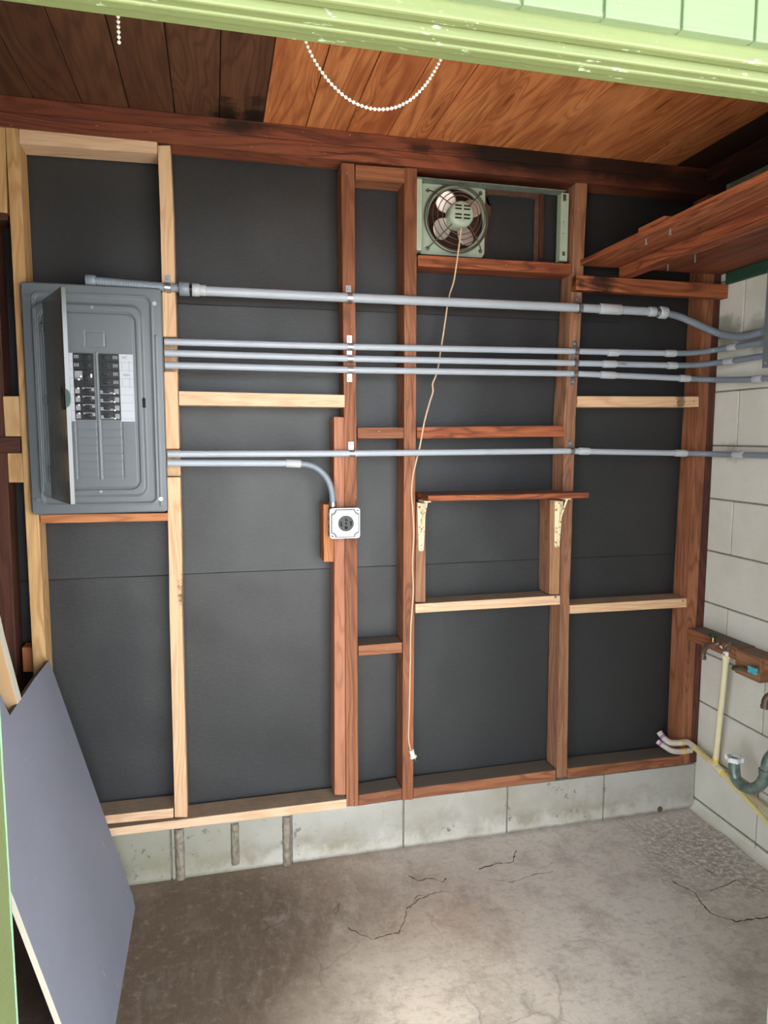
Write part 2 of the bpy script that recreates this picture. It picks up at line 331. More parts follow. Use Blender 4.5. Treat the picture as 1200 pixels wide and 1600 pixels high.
def loft(bm, pairs, y0, y1, mi=0):
    """pairs: [(P,Q)...] world XZ points along the member's length; extruded from y0 (front) to y1"""
    uvl = bm.loops.layers.uv.verify(); ru, rv = random.random()*40, random.random()*40
    rings = []; s = 0; prev = None
    for P, Q in pairs:
        mid = ((P[0]+Q[0])/2, (P[1]+Q[1])/2)
        if prev: s += math.dist(prev, mid)
        prev = mid; wd = math.dist(P, Q)
        rings.append(([bm.verts.new(c) for c in ((P[0], y0, P[1]), (Q[0], y0, Q[1]), (Q[0], y1, Q[1]), (P[0], y1, P[1]))], s, wd))
    dp = abs(y1-y0)
    for (a, sa, wa), (b, sb, wb) in zip(rings, rings[1:]):
        offs = [0, wa, wa+dp, 2*wa+dp, 2*wa+2*dp]
        for i in range(4):
            j = (i+1) % 4; f = bm.faces.new((a[i], a[j], b[j], b[i])); f.material_index = mi
            for l, uv in zip(f.loops, ((sa, offs[i]), (sa, offs[i+1]), (sb, offs[i+1]), (sb, offs[i]))): l[uvl].uv = (uv[0]+ru, uv[1]+rv)
    for r, sgn in ((rings[0][0], 1), (rings[-1][0], -1)):
        f = bm.faces.new(r); f.material_index = mi
        for l in f.loops: l[uvl].uv = (l.vert.co.y*.3+ru, l.vert.co.x+l.vert.co.z+rv)
def px(u, v, Y=0):
    p = up(u, v, Y=Y); return (min(p.x, -.001), p.z)
def member(name, rows, mat, label, cat, y0=0, y1=.088, bevel=.0022, at=0, group=None, parent=None):
    bm = bmesh.new(); loft(bm, [(px(*a, at), px(*b, at)) for a, b in rows], y0, y1)
    return tag(emit(name, bm, M[mat], parent, bevel=bevel), label, cat, group)
def tube(bm, pts, r, seg=14, mi=0, caps=True):
    pts = [Vector(p) for p in pts]; n = len(pts)
    rs = r if isinstance(r, (list, tuple)) else [r]*n
    t0 = (pts[1]-pts[0]).normalized(); a = t0.orthogonal().normalized(); rings = []
    for i, p in enumerate(pts):
        t = ((pts[min(i+1, n-1)]-p).normalized() + (p-pts[max(i-1, 0)]).normalized())
        t = t.normalized() if t.length > 1e-9 else t0
        a = (a - t*a.dot(t)); a = a.normalized() if a.length > 1e-6 else t.orthogonal().normalized()
        b = t.cross(a)
        rings.append([bm.verts.new(p+(a*math.cos(k*2*math.pi/seg)+b*math.sin(k*2*math.pi/seg))*rs[i]) for k in range(seg)])
    for A, B in zip(rings, rings[1:]):
        for k in range(seg):
            f = bm.faces.new((A[k], A[(k+1) % seg], B[(k+1) % seg], B[k])); f.material_index = mi; f.smooth = True
    if caps:
        for r_ in (rings[0], rings[-1]):
            f = bm.faces.new(r_); f.material_index = mi
def smoothpath(P, sub=8):
    P = [Vector(p) for p in P]; out = []
    for i in range(len(P)-1):
        p0 = P[max(i-1, 0)]; p1 = P[i]; p2 = P[i+1]; p3 = P[min(i+2, len(P)-1)]
        for k in range(sub):
            t = k/sub
            out.append(.5*((2*p1)+(p2-p0)*t+(2*p0-5*p1+4*p2-p3)*t*t+(3*p1-p0-3*p2+p3)*t**3))
    return out+[P[-1]]
def tubeobj(name, pts, r, mat, parent=None, seg=14, smooth=True):
    bm = bmesh.new(); tube(bm, pts, r, seg); return emit(name, bm, M[mat], parent, smooth=smooth)
def disc(bm, c, r, y0, y1, seg=24, mi=0):
    tube(bm, [(c[0], y0, c[1]), (c[0], y1, c[1])], r, seg, mi)
def text_obj(name, s, loc, size, mat, parent, rot=(math.pi/2, 0, 0), depth=.0002):
    cu = bpy.data.curves.new('t', 'FONT'); cu.body = s; cu.size = size; cu.extrude = depth; cu.resolution_u = 2
    to = bpy.data.objects.new('t', cu); COL.objects.link(to); bpy.context.view_layer.update()
    me = to.evaluated_get(bpy.context.evaluated_depsgraph_get()).to_mesh()
    bm = bmesh.new(); bm.from_mesh(me); bmesh.ops.transform(bm, matrix=Matrix.Translation(loc) @ Euler(rot).to_matrix().to_4x4(), verts=bm.verts)
    bpy.data.objects.remove(to)
    return emit(name, bm, M[mat], parent)
# ================================================================== THE SETTING
XL, YF = -2.95, -1.31          # left wall, inner face of front wall
# floor with its cracks
bm = bmesh.new(); box(bm, XL, .0, -1.42, .03, -.10, 0, 0)
def crack(pts, wd=.0022):
    W = [up(u, v, Z=0) for u, v in pts]; P = []
    for a, b in zip(W, W[1:]):
        n = max(2, int((b-a).length/.012))
        for k in range(n):
            P.append(a.lerp(b, k/n)+Vector((random.uniform(-1, 1), random.uniform(-1, 1), 0))*.0035)
    for a, b in zip(P, P[1:]):
        d = (b-a); d.z = 0
        if d.length < 1e-5: continue
        s = d.normalized().cross(Vector((0, 0, 1)))*wd*random.uniform(.25, .9)
        q = [bm.verts.new(Vector((c.x, c.y, .0006))) for c in (a-s, b-s, b+s, a+s)]
        f = bm.faces.new(q); f.material_index = 1
crack([(637,1368),(655,1376),(672,1372),(690,1378),(701,1368)], .0035)
crack([(748,1358),(775,1350),(802,1347),(806,1325)], .004)
crack([(760,1374),(800,1378),(840,1366),(870,1360)], .002)
crack([(545,1450),(560,1458),(580,1468),(598,1463),(622,1458),(632,1440),(636,1420),(655,1405),(680,1395),(704,1392)], .0025)
crack([(402,1460),(420,1450),(440,1442),(446,1434)], .0018); crack([(640,1420),(652,1400),(668,1398)], .002)
crack([(1050,1378),(1085,1395),(1110,1428),(1150,1440),(1175,1436),(1210,1432)], .004)
crack([(1060,1340),(1090,1352),(1120,1368)], .0025); crack([(1108,1392),(1150,1376),(1200,1395)], .002)
crack([(520,1425),(530,1412),(522,1440)], .0015)
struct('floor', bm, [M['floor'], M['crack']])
bm = bmesh.new(); box(bm, -9, 6, -12, -1.42, -.16, -.04); struct('ground', bm, M['ground'])
bm = bmesh.new(); box(bm, -8, 5, -3.62, -1.41, 2.78, 2.9); struct('added_roof', bm, M['siding'])     # added roof slab, unseen; keeps sun and sky off siding and room
# back wall: concrete block stem + black felt in lapped courses
bm = bmesh.new(); edges = [-2.95]+[-1.2245+.406*k for k in (-4, -3, -2, -1, 0, 1, 2)]+[-.003]
for a, b in zip(edges, edges[1:]):
    box(bm, a+.003, b-.003, .004, .15, -.02, .1835)
box(bm, -2.95, 0, .012, .149, -.02, .181, 1)
for u, v0, v1, wd in ((281, 1296, 1388, .034), (367.5, 1288, 1352, .030), (448.5, 1277, 1362, .030)):
    zt = up(u, v0, Y=-.01).z; zb = max(0, up(u, v1, Y=-.01).z); x = up(u, (v0+v1)/2, Y=-.01).x
    ru = random.random()*9; rows = 26; uvn = []
    for i in range(rows+1):
        z = zb-.002+(zt-zb)*i/rows
        ring = []
        for k in range(7):
            a = k/6; nn = noise.noise(Vector((a*5+ru, z*45, 3)))
            ring.append(bm.verts.new((x+(a-.5)*wd*(1+.10*noise.noise(Vector((z*22, a*2, ru)))), .006-.016*math.sin(math.pi*min(max(a, .0), 1))**.45*(1+.3*nn), z)))
        uvn.append(ring)
    for A, B in zip(uvn, uvn[1:]):
        for k in range(6):
            f = bm.faces.new((A[k], A[k+1], B[k+1], B[k])); f.material_index = 2
struct('wall_back', bm, [M['stem'], M['mortar'], M['rib']], bevel=.0025)
bm = bmesh.new()
def felt(z0, z1, lift, seed):
    nx, nz = 150, max(8, int((z1-z0)/.025)); G = []
    for j in range(nz+1):
        row = []
        for i in range(nx+1):
            x = XL+(0-XL)*i/nx; z = z0+(z1-z0)*j/nz
            nn = noise.noise(Vector((x*2.6+seed, z*1.7, seed)))*.007+noise.noise(Vector((x*7+seed, z*5, 2)))*.0030+noise.noise(Vector((x*3+z*9, z*2, 5+seed)))*.0012
            lap = lift*math.exp(-(z-z0)/.05)
            row.append(bm.verts.new((x, .099+nn-lap, z+.002*noise.noise(Vector((x*3, 0, seed))))))
        G.append(row)
    for A, B in zip(G, G[1:]):
        for i in range(nx):
            f = bm.faces.new((A[i], A[i+1], B[i+1], B[i])); f.smooth = True
    if lift:        # tar edge and seam shadow of the lap, painted as one dark strip
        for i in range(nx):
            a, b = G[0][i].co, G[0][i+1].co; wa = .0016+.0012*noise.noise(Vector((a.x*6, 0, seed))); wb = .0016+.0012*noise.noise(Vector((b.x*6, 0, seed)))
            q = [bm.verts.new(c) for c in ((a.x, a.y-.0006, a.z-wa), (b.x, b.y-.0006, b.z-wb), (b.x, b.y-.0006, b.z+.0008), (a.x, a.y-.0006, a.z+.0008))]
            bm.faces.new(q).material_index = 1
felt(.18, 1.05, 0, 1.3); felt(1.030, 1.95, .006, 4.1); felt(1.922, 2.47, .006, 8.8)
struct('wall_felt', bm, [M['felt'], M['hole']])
bm = bmesh.new(); box(bm, XL, 0, .112, .15, .185, 2.47); struct('trim_1', bm, M['backboard'])
# right wall: real blocks in running bond
bm = bmesh.new(); k = 0; z = .0385
courses = [(-.02, .036)]+[(1.6647-.2032*i, 1.6647-.2032*(i-1)) for i in range(8, -5, -1)]
for ci, (z0, z1) in enumerate(courses):
    z0 = max(z0, -.02); z1 = min(z1, 2.469)
    if z1-z0 < .02: continue
    idx = round((z0-1.6647)/.2032); off = -.119 if idx % 2 == 1 else -.322
    ys = [.15]+[off-.406*j for j in range(6) if off-.406*j > -1.31]+[-1.31]
    for a, b in zip(ys, ys[1:]): box(bm, 0.0, .15, b+.0028, a-.0028, z0+.0028, z1-.0028)
box(bm, .005, .148, -1.31, .15, 0, 2.469, 1)
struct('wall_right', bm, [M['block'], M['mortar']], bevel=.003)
# cement slumped against the base of the right wall
bm = bmesh.new(); G = []
for j in range(60):
    y = -1.30+1.33*j/59; wv = .028+.024*noise.noise(Vector((y*7, 1, 0))); hv = .020+.016*noise.noise(Vector((y*9, 5, 0)))
    G.append([bm.verts.new((-wv*(1-t), y, .0004+hv*t*t*(1+.2*noise.noise(Vector((y*30, t*4, 0)))))) for t in (0, .25, .5, .75, 1)])
for A, B in zip(G, G[1:]):
    for i in range(4): f = bm.faces.new((A[i], A[i+1], B[i+1], B[i])); f.smooth = True
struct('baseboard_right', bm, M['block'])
# left wall, front wall with the doorway we look through
bm = bmesh.new(); box(bm, XL-.1, XL, -1.385, .15, 0, 2.47); struct('wall_left', bm, M['felt'])
XJ0, XJ1, ZH = -2.157, -.866, 2.03
bm = bmesh.new()
box(bm, XL-.1, XJ0-.02, -1.370, YF, 0, 2.47); box(bm, XJ1+.02, .15, -1.370, YF, 0, 2.47); box(bm, XJ0-.02, XJ1+.02, -1.370, YF, ZH+.02, 2.47)
struct('wall_front', bm, M['dark'])
bm = bmesh.new(); box(bm, XJ0-.02, XJ1+.02, -1.368, YF, ZH, ZH+.03, along=0)
box(bm, XJ0-.02, XJ1+.02, -1.352, -1.333, ZH-.0035, ZH+.01, along=0)
struct('trim_2', bm, M['green'], bevel=.003)
bm = bmesh.new(); box(bm, XJ0-.1, XJ1+.1, -1.388, -1.369, ZH+.012, ZH+.06, along=0); struct('trim_3', bm, M['green'], bevel=.004)
bm = bmesh.new(); box(bm, XJ0-.03, XJ0, -1.385, YF, -.03, ZH, along=2); struct('trim_4', bm, M['green'], bevel=.003)
bm = bmesh.new(); box(bm, XJ1, XJ1+.03, -1.385, YF, -.03, ZH, along=2); struct('trim_5', bm, M['mint'], bevel=.003)
bm = bmesh.new(); G = []      # chipped paint bead down the inner arris of the left jamb
for j in range(241):
    z = j/240*2.02; nn = noise.noise(Vector((z*14, 0, 0))); n2 = noise.noise(Vector((z*60, 3, 0)))
    wv = .0028+.0018*nn+.001*n2
    G.append([bm.verts.new((XJ0+.0002, YF-wv*1.6, z)), bm.verts.new((XJ0+.0016, YF-wv*.6, z)), bm.verts.new((XJ0+.0012, YF+.0012, z)), bm.verts.new((XJ0-.008, YF+.0014, z))])
for A, B in zip(G, G[1:]):
    for i in range(3): bm.faces.new((A[i], A[i+1], B[i+1], B[i]))
struct('trim_6', bm, M['mint'])
# grooved siding on the outside of the front wall
bm = bmesh.new(); x = XL-.1; gx = -1.452
xs = sorted([gx+.1215*i for i in range(-14, 14) if XL-.1 < gx+.1215*i < .15])
ed = [XL-.1]+xs+[.15]
for a, b in zip(ed, ed[1:]):
    for z0, z1, lo, hi in ((ZH+.034, 2.9, -9, 9), (-.03, ZH+.034, -9, XJ0-.03), (-.03, ZH+.034, XJ1+.03, 9)):
        aa, bb = max(a, lo), min(b, hi)
        if bb-aa > .01: box(bm, aa+.0025, bb-.0025, -1.404, -1.386, z0, z1, along=2)
box(bm, XL-.1, .15, -1.398, -1.3865, ZH+.036, 2.9); 
struct('wall_siding', bm, M['siding'], bevel=.002)
# ceiling boards
bm = bmesh.new()
xs = [XL-.1]+[-2.745+.1315*i for i in range(0, 9)]
xs = [x for x in xs if x < -1.695]+[-1.692, -1.557, -1.426, -1.291, -1.161, -1.027, -.892, -.757, -.622, -.487, -.352, -.215, -.08, .15]
for i, (a, b) in enumerate(zip(xs, xs[1:])):
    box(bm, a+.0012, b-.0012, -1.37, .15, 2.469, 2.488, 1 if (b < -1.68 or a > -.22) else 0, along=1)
box(bm, XL-.1, .15, -1.37, .15, 2.480, 2.5, 2)
struct('ceiling', bm, [M['ceil'], M['ceild'], M['backboard']], bevel=.002)
# ================================================================== FRAMING
def wbox(name, x0, x1, y0, y1, z0, z1, mat, label, cat, along=0, bevel=.0022, parent=None):
    bm = bmesh.new(); box(bm, x0, x1, y0, y1, z0, z1, 0, along)
    return tag(emit(name, bm, M[mat], parent, bevel=bevel), label, cat)
wbox('top_plate', -2.94, -.004, .0, .088, 2.4245, 2.4685, 'plate', 'long dark red stained timber plate directly under the ceiling boards', 'beam')
wbox('top_plate', -2.94, -.004, -.001, .088, 2.378, 2.4235, 'plate', 'lower long red timber plate that the wall studs butt up against', 'beam')
wbox('ceiling_beam', -.092, -.003, -1.30, -.004, 2.418, 2.468, 'charred', 'dark beam running along the top of the right block wall under ceiling', 'beam', along=1)
member('wall_stud', [((-30,300),(-9,300)),((5,1080),(27,1080)),((14,1270),(36,1270))], 'dark', 'dark brown old stud at the far left edge beside pale studs', 'stud', y0=.004)
member('wood_block', [((-44,191),(8,198)),((-38,329),(11,332.5))][0:2], 'fir', 'pale wood block in the top left corner beside the straw coloured stud', 'block', y1=.05)
member('wood_block', [((-38,334),(-38,343)),((11,334),(11,343))], 'dark', 'thin dark block end under the pale block at the far left', 'block')
member('wall_stud', [((8,198),(28.5,200.5)),((39,800),(60,800)),((53,1072),(74,1075)),((61,1284),(82,1284))], 'fir', 'straw coloured new stud left of the electrical panel', 'stud', y0=-.0005)
member('wood_block', [((4,619),(29,619)),((8,682),(32.5,682))], 'fir', 'upper pale end grain block left of the panel', 'block', y1=.06)
member('wood_block', [((-25,684),(-25,709)),((32,682.5),(32.5,707))], 'dark', 'short dark red block between two pale blocks left of panel', 'block', y0=-.004)
member('wood_block', [((11,708),(33.5,708)),((13.5,754),(37,754))], 'fir', 'lower pale end grain block left of the panel below dark red block', 'block', y1=.06)
member('wood_block', [((30,1016),(51,1016)),((32,1055),(54,1055))], 'orange', 'small shaded block low down beside the straw stud by the grey sheet', 'block', y0=.03)
member('wood_block', [((29.5,200.5),(29.5,224)),((245.5,219),(245.5,240))], 'pine', 'pink new pine header between the two new studs above panel', 'block', y1=.0875)
# notched stud right of panel
bm = bmesh.new()
def e2(v): t = (v-227)/(1277-227); return ((246+27*t+(1.2 if 300 < v < 900 else 0), v), (266+27*t+(2.2 if 300 < v < 900 else 0), v))
for v0, v1, y0 in ((227, 526.5, -.0005), (527, 580, .026), (580.5, 701.5, -.0005), (702, 745, .026), (745.5, 1277, -.0005)):
    n = max(1, int((v1-v0)/90)); rr = [e2(v0+(v1-v0)*i/n) for i in range(n+1)]
    loft(bm, [(px(*a), px(*b)) for a, b in rr], y0, .088)
tag(emit('wall_stud', bm, M['pine2'], bevel=.002), 'pale new pine stud with notches for the conduits right of the panel', 'stud')
member('wall_stud', [((533,253.5),(554,255.5)),((536,500),(556,500)),((538.5,760),(558,760)),((541,1260),(560,1260))], 'old', 'red brown old stud behind the white outlet box', 'stud')
member('wall_stud', [((522,651),(538,652)),((522.5,900),(539,900)),((523,1243),(540.5,1243))], 'sister', 'smooth pinkish short stud nailed to left side of the outlet stud', 'stud', y0=.003)
member('wood_block', [((505,788),(521.6,788)),((506,878),(521.8,878))], 'orange', 'orange block behind the left edge of the outlet box', 'block', y0=.0, y1=.088)
member('wall_stud', [((632,261),(652,263)),((631.5,680),(650,680)),((628.5,1250),(645.5,1250))], 'old', 'red old stud just left of the fan with the cord hanging over it', 'stud')
member('jack_stud', [((651.3,785),(665.5,784)),((648.8,941),(665,941))], 'old2', 'short stud behind the left bracket of the small shelf', 'stud', y0=.002, bevel=.0015)
member('wall_stud', [((900,285.5),(918.5,286)),((893,480),(909.5,480)),((882,650),(900,650)),((876,945),(890,945)),((870,1216),(886.5,1214))], 'old2', 'brown old stud between fan opening and dark bay on the right', 'stud', y0=.001)
member('jack_stud', [((860,781),(877,781)),((858.5,929),(874.5,929))], 'weath', 'short weathered stud behind the right bracket of the small shelf', 'stud', y0=.002, bevel=.0015)
member('corner_post', [((1109,279),(1125,280)),((1091,630),(1106.5,630)),((1073,945),(1089.5,945)),((1062.5,1195),(1078,1193))], 'old', 'orange brown post in the right hand corner of the framed wall', 'post')
member('corner_post', [((1126,280),(1141,281)),((1107.5,630),(1122,630)),((1090.5,945),(1104,945)),((1078.6,1193),(1090,1192))], 'dark', 'dark red post tight against the painted block wall', 'post', y0=.004)
member('wood_block', [((279,611),(279.5,633)),((538.5,617),(538.5,636.5))], 'pine', 'pale pine crosspiece between panel stud and outlet stud', 'block', y0=-.003)
member('wood_block', [((559,668),(559,685.5)),((631,667.5),(631,685))], 'old', 'orange red crosspiece left of the cord at middle height', 'block')
member('wood_block', [((651.5,667),(651.5,685.5)),((881.5,665),(881.5,682))], 'shelf', 'old crosspiece with strong swirled grain above the small shelf', 'block')
member('wood_block', [((902,619),(902,636)),((1091,619.5),(1091,636))], 'pine2', 'yellowish pine crosspiece in the right bay below the four conduits', 'block', y0=-.004)
member('wood_block', [((649,943.5),(649,958)),((875,930),(875,944.5))], 'pine', 'pale pine crosspiece under the small bracketed shelf', 'block', y0=-.002)
member('wood_block', [((890.5,945.5),(890.5,959)),((1072.5,934.5),(1072.5,949))], 'pine2', 'pine crosspiece with a pink knot in the lower right bay', 'block', y0=-.002)
member('wood_block', [((560,1009),(560,1025.5)),((628.5,1003.5),(628.5,1020))], 'old', 'small low old crosspiece in the narrow bay right of outlet stud', 'block')
member('wood_block', [((653,398),(653,415.5)),((893.5,412),(893.5,429))], 'shelf', 'orange old crosspiece that the wall fan sits on', 'block')
member('wood_block', [((62,804),(63,818)),((264,801.5),(264,814))], 'orange', 'orange brown crosspiece under the bottom edge of the electrical panel', 'block')
member('wood_block', [((555.5,256.5),(555.5,279)),((632,262.5),(632,285.5))], 'old', 'short reddish block at the top of narrow bay left of the fan', 'block')
for o_ in list(COL.objects):      # screw heads showing on the pine crosspieces
    lb_ = o_.get('label', '')
    for key, (u, v) in (('yellowish pine crosspiece', (1084, 627)), ('crosspiece with a pink knot', (1067.5, 939.5)), ('pale pine crosspiece under', (868, 933))):
        if key in lb_:
            p = up(u, v, Y=-.005); bm = bmesh.new(); disc(bm, (p.x, p.z), .0042, -.0062, -.001, 12); emit('screw', bm, M['brass'], o_, smooth=True)
# sill plates
member('sill_plate', [((-60,1321.5),(-60,1334)),((40,1309.6),(40,1322)),((173,1293),(173,1306)),((541,1247.5),(541,1262))], 'pine', 'long pale new pine sill lying on the block stem at left', 'sill', y0=-.006)
member('sill_plate', [((84,1284),(84,1296.5)),((166,1273.5),(166,1287)),((271,1262),(271,1277))], 'pine', 'short upper pale sill piece doubled between the two new studs', 'sill', y0=-.004)
member('sill_plate', [((560.5,1243),(560.5,1259.5)),((628,1232),(628,1249))], 'old', 'short old red sill in the narrow bay left of the hanging plug', 'sill', y0=.0)
member('sill_plate', [((646,1231.5),(646,1248)),((868.5,1203),(868.5,1219))], 'old', 'long old orange red sill in the bay below the small shelf', 'sill', y0=-.001)
member('sill_plate', [((887.5,1200.5),(887.5,1216)),((1062,1181),(1062,1195.5))], 'old', 'dusty old sill in the right bay by the pale pipes', 'sill', y0=-.001)
# ledger + overhead shelf at right
wbox('shelf_ledger', -.622, -.004, -.0395, -.0015, 2.004, 2.0545, 'shelf', 'charred horizontal ledger nailed across the studs under overhead shelf', 'ledger')
t = thing('overhead_shelf', 'dark red overhead wooden shelf running along the right wall above the conduits', 'shelf', (-.3, -.6, 2.058))
wbox('rail', -.452, -.400, -1.28, -.030, 2.0565, 2.0945, 'shelf', None, None, along=1, parent=t)
wbox('plank', -.590, -.430, -1.28, -.004, 2.0955, 2.1145, 'shelf', None, None, along=1, parent=t)
wbox('plank', -.427, -.215, -1.28, -.004, 2.0955, 2.1145, 'plate', None, None, along=1, parent=t)
wbox('plank', -.212, -.006, -1.28, -.004, 2.0955, 2.1145, 'plate', None, None, along=1, parent=t)
wbox('cleat', -.575, -.50, -.46, -.33, 2.1150, 2.134, 'orange', None, None, along=1, parent=t)
for (x, y) in ((-.36, -.18), (-.345, -.30)):
    bm = bmesh.new(); tube(bm, [(x, y, 2.096), (x, y, 2.052)], .0022, 8); emit('nail', bm, M['screw'], t, smooth=True)
for (x, y) in ((-.565, -.36), (-.560, -.47)):
    bm = bmesh.new(); tube(bm, [(x, y, 2.096), (x, y, 2.080)], [.0025, .0025], 8); tube(bm, [(x, y, 2.080), (x, y, 2.078)], .006, 10); emit('nail', bm, M['screw'], t, smooth=True)
wbox('green_cleat', -.021, -.001, -1.25, -.041, 2.053, 2.0945, 'dgreen', 'dark green painted board on the block wall under overhead shelf', 'board', along=1)
wbox('wall_rail', -.0785, -.001, -.272, -.002, .7045, .7515, 'old', 'dusty red wooden rail on the right wall behind the tap', 'rail', along=1, bevel=.003)
wbox('wall_rail', -.0785, -.001, -.86, -.398, .7045, .7515, 'old', 'second length of dusty rail beyond the charred joint at right edge', 'rail', along=1, bevel=.003)
wbox('wood_block', -.088, -.002, -.394, -.276, .664, .7495, 'weath', 'rough split block at rail joint with teal valve in front', 'block', along=1, bevel=.004)
# small shelf on brackets
t = thing('small_shelf', 'narrow orange brown board shelf held on two ivory brackets', 'shelf', (-.88, -.03, 1.27))
sz = 1.296; yb, yf = .086, -.082
bm = bmesh.new(); xl = up(669, 776, Y=yf).x; xr = up(921, 769, Y=yf).x
box(bm, xl, xr, yf, -.0045, 1.277, sz, 0, 0); box(bm, xl, -.628, -.0045, yb, 1.277, sz, 0, 0)
emit('shelf_board', bm, M['shelf'], t, bevel=.002)
for u0, u1, ub, v0, v1, sb in ((652, 665.5, 657.5, 785, 861, 0), (866.5, 879.5, 869.5, 782, 855, 1)):
    bm = bmesh.new(); y1 = .0; y0 = -.0035
    top = [px(u0, v0), px(u1, v0)]; w_ = .005; bot = px(ub, v1)
    loft(bm, [(px(u0, v0+1), px(u1, v0+1)), (px(ub-3.6, v1-2), px(ub+4.2, v1-2)), (px(ub-2, v1), px(ub+2.4, v1))], y0, y1)
    # raised centre rib, and the arm carrying the board
    cx0 = (top[0][0]+top[1][0])/2
    loft(bm, [((cx0-.004, top[0][1]-.004), (cx0+.004, top[0][1]-.004)), ((bot[0]-.0025, bot[1]+.02), (bot[0]+.0025, bot[1]+.02))], -.008, -.003)
    box(bm, cx0-.012, cx0+.012, yf+.012, -.001, 1.2715, 1.2765)
    tube(bm, [(cx0, -.004, 1.18), (cx0, yf+.02, 1.272)], .004, 8)
    b = emit('bracket', bm, M['bracket'], t, bevel=.001)
    for zz in (top[0][1]-.014, bot[1]+.006):
        xx = cx0 if zz > 1.2 else bot[0]
        bm = bmesh.new(); disc(bm, (xx+(.004 if zz > 1.2 else 0), zz), .0035, -.006, -.0045, 10); emit('screw', bm, M['screw'], b, smooth=True)
# ================================================================== ELECTRICAL PANEL
X0, X1, Z0, Z1, YP = -2.405, -2.0095, 1.255, 1.943, -.028
t = thing('breaker_panel', 'grey electrical breaker panel with its narrow door hanging open', 'electrical panel', (-2.207, 0, 1.255))
PT = t
def rrect(x, z, cx, cz, hw, hh, r):
    qx, qz = abs(x-cx)-hw+r, abs(z-cz)-hh+r
    return math.hypot(max(qx, 0), max(qz, 0))+min(max(qx, qz), 0)-r
def sst(a, b, x):
    t_ = min(max((x-a)/(b-a), 0), 1); return t_*t_*(3-2*t_)
xi0, xi1, zi0, zi1 = -2.352, -2.095, 1.335, 1.860   # deadfront
def hgt(x, z):
    h = 0
    d = rrect(x, z, (X0+X1)/2, (Z0+Z1)/2, (X1-X0)/2-.032, (Z1-Z0)/2-.030, .02)
    h -= .0035*sst(.003, -.003, d)                     # shallow pressed field
    h += .0030*math.exp(-(d/.0035)**2)
    d2 = rrect(x, z, (xi0+xi1)/2, (zi0+zi1)/2, (xi1-xi0)/2+.024, (zi1-zi0)/2+.026, .03)
    h += .006*sst(.005, -.005, d2)                     # raised surround
    d3 = rrect(x, z, (xi0+xi1)/2, (zi0+zi1)/2, (xi1-xi0)/2+.006, (zi1-zi0)/2+.006, .03)
    h -= .006*sst(.003, -.003, d3)
    d4 = rrect(x, z, (xi0+xi1)/2, (zi0+zi1)/2, (xi1-xi0)/2, (zi1-zi0)/2, .022)
    h += .004*sst(.003, -.002, d4)
    # pressed vertical rib near the right edge
    if z < 1.80 and z > 1.275: h += .0022*math.exp(-((x+2.030)/.0025)**2)
    # blank breaker knockouts
    for cx in (-2.2395, -2.167):
        for i in range(7):
            zc = 1.5385-.0245*(i+1)
            if abs(x-cx) < .029 and abs(z-zc) < .0016: h -= .0022*(1-abs(z-zc)/.0016)
        if z < 1.5385 and z > 1.36 and abs(abs(x-cx)-.0295) < .0014: h -= .0008
    if abs(x+2.203) < .0032 and 1.36 < z < 1.745: h += .0018
    if abs(rrect(x, z, -2.205, 1.783, .028, .022, .001)) < .0012: h -= .0012
    return h
bm = bmesh.new(); nx, nz = 190, 330; G = []; ro = .014
for j in range(nz+1):
    row = []
    for i in range(nx+1):
        x = X0+(X1-X0)*i/nx; z = Z0+(Z1-Z0)*j/nz
        # round the corners
        cx = min(max(x, X0+ro), X1-ro); cz = min(max(z, Z0+ro), Z1-ro); dx, dz = x-cx, z-cz; dd = math.hypot(dx, dz)
        h = hgt(x, z); xx, zz = x, z
        if dd > ro: xx, zz = cx+dx/dd*ro, cz+dz/dd*ro
        ed_ = min(x-X0, X1-x, z-Z0, Z1-z)
        row.append(bm.verts.new((xx, YP-h+.004*sst(.004, 0, ed_), zz)))
    G.append(row)
for A, B in zip(G, G[1:]):
    for i in range(nx): f = bm.faces.new((A[i], A[i+1], B[i+1], B[i])); f.smooth = True
rim = [G[0][i] for i in range(nx+1)]+[G[j][nx] for j in range(1, nz+1)]+[G[nz][i] for i in range(nx-1, -1, -1)]+[G[j][0] for j in range(nz-1, 0, -1)]
bk = [bm.verts.new((v.co.x, -.002, v.co.z)) for v in rim]
for i in range(len(rim)): bm.faces.new((rim[i], rim[(i+1) % len(rim)], bk[(i+1) % len(rim)], bk[i]))
emit('cover', bm, M['panel'], t)
bm = bmesh.new(); box(bm, -2.384, -2.0215, -.0015, .086, 1.272, 1.925); emit('box', bm, M['panel'], t, bevel=.002)
def pscrew(u, v, r=.0065):
    p = up(u, v, Y=YP); bm = bmesh.new(); disc(bm, (p.x, p.z), r, YP-.004, YP+.002, 18); disc(bm, (p.x, p.z), r*.35, YP-.0045, YP-.003, 8)
    emit('screw', bm, M['zinc'], PT, smooth=True)
for q in ((43, 462.5), (241.5, 474.5), (59.5, 780.5), (251.5, 779.5)): pscrew(*q)
for q in ((144, 480), (158, 768)): pscrew(*q, .0045)
bm = bmesh.new(); p = up(225, 629.5, Y=YP); box(bm, p.x-.0045, p.x+.0045, YP-.0035, YP+.002, p.z-.0145, p.z+.0145); emit('latch_slot', bm, M['hole'], t)
YB = -.036
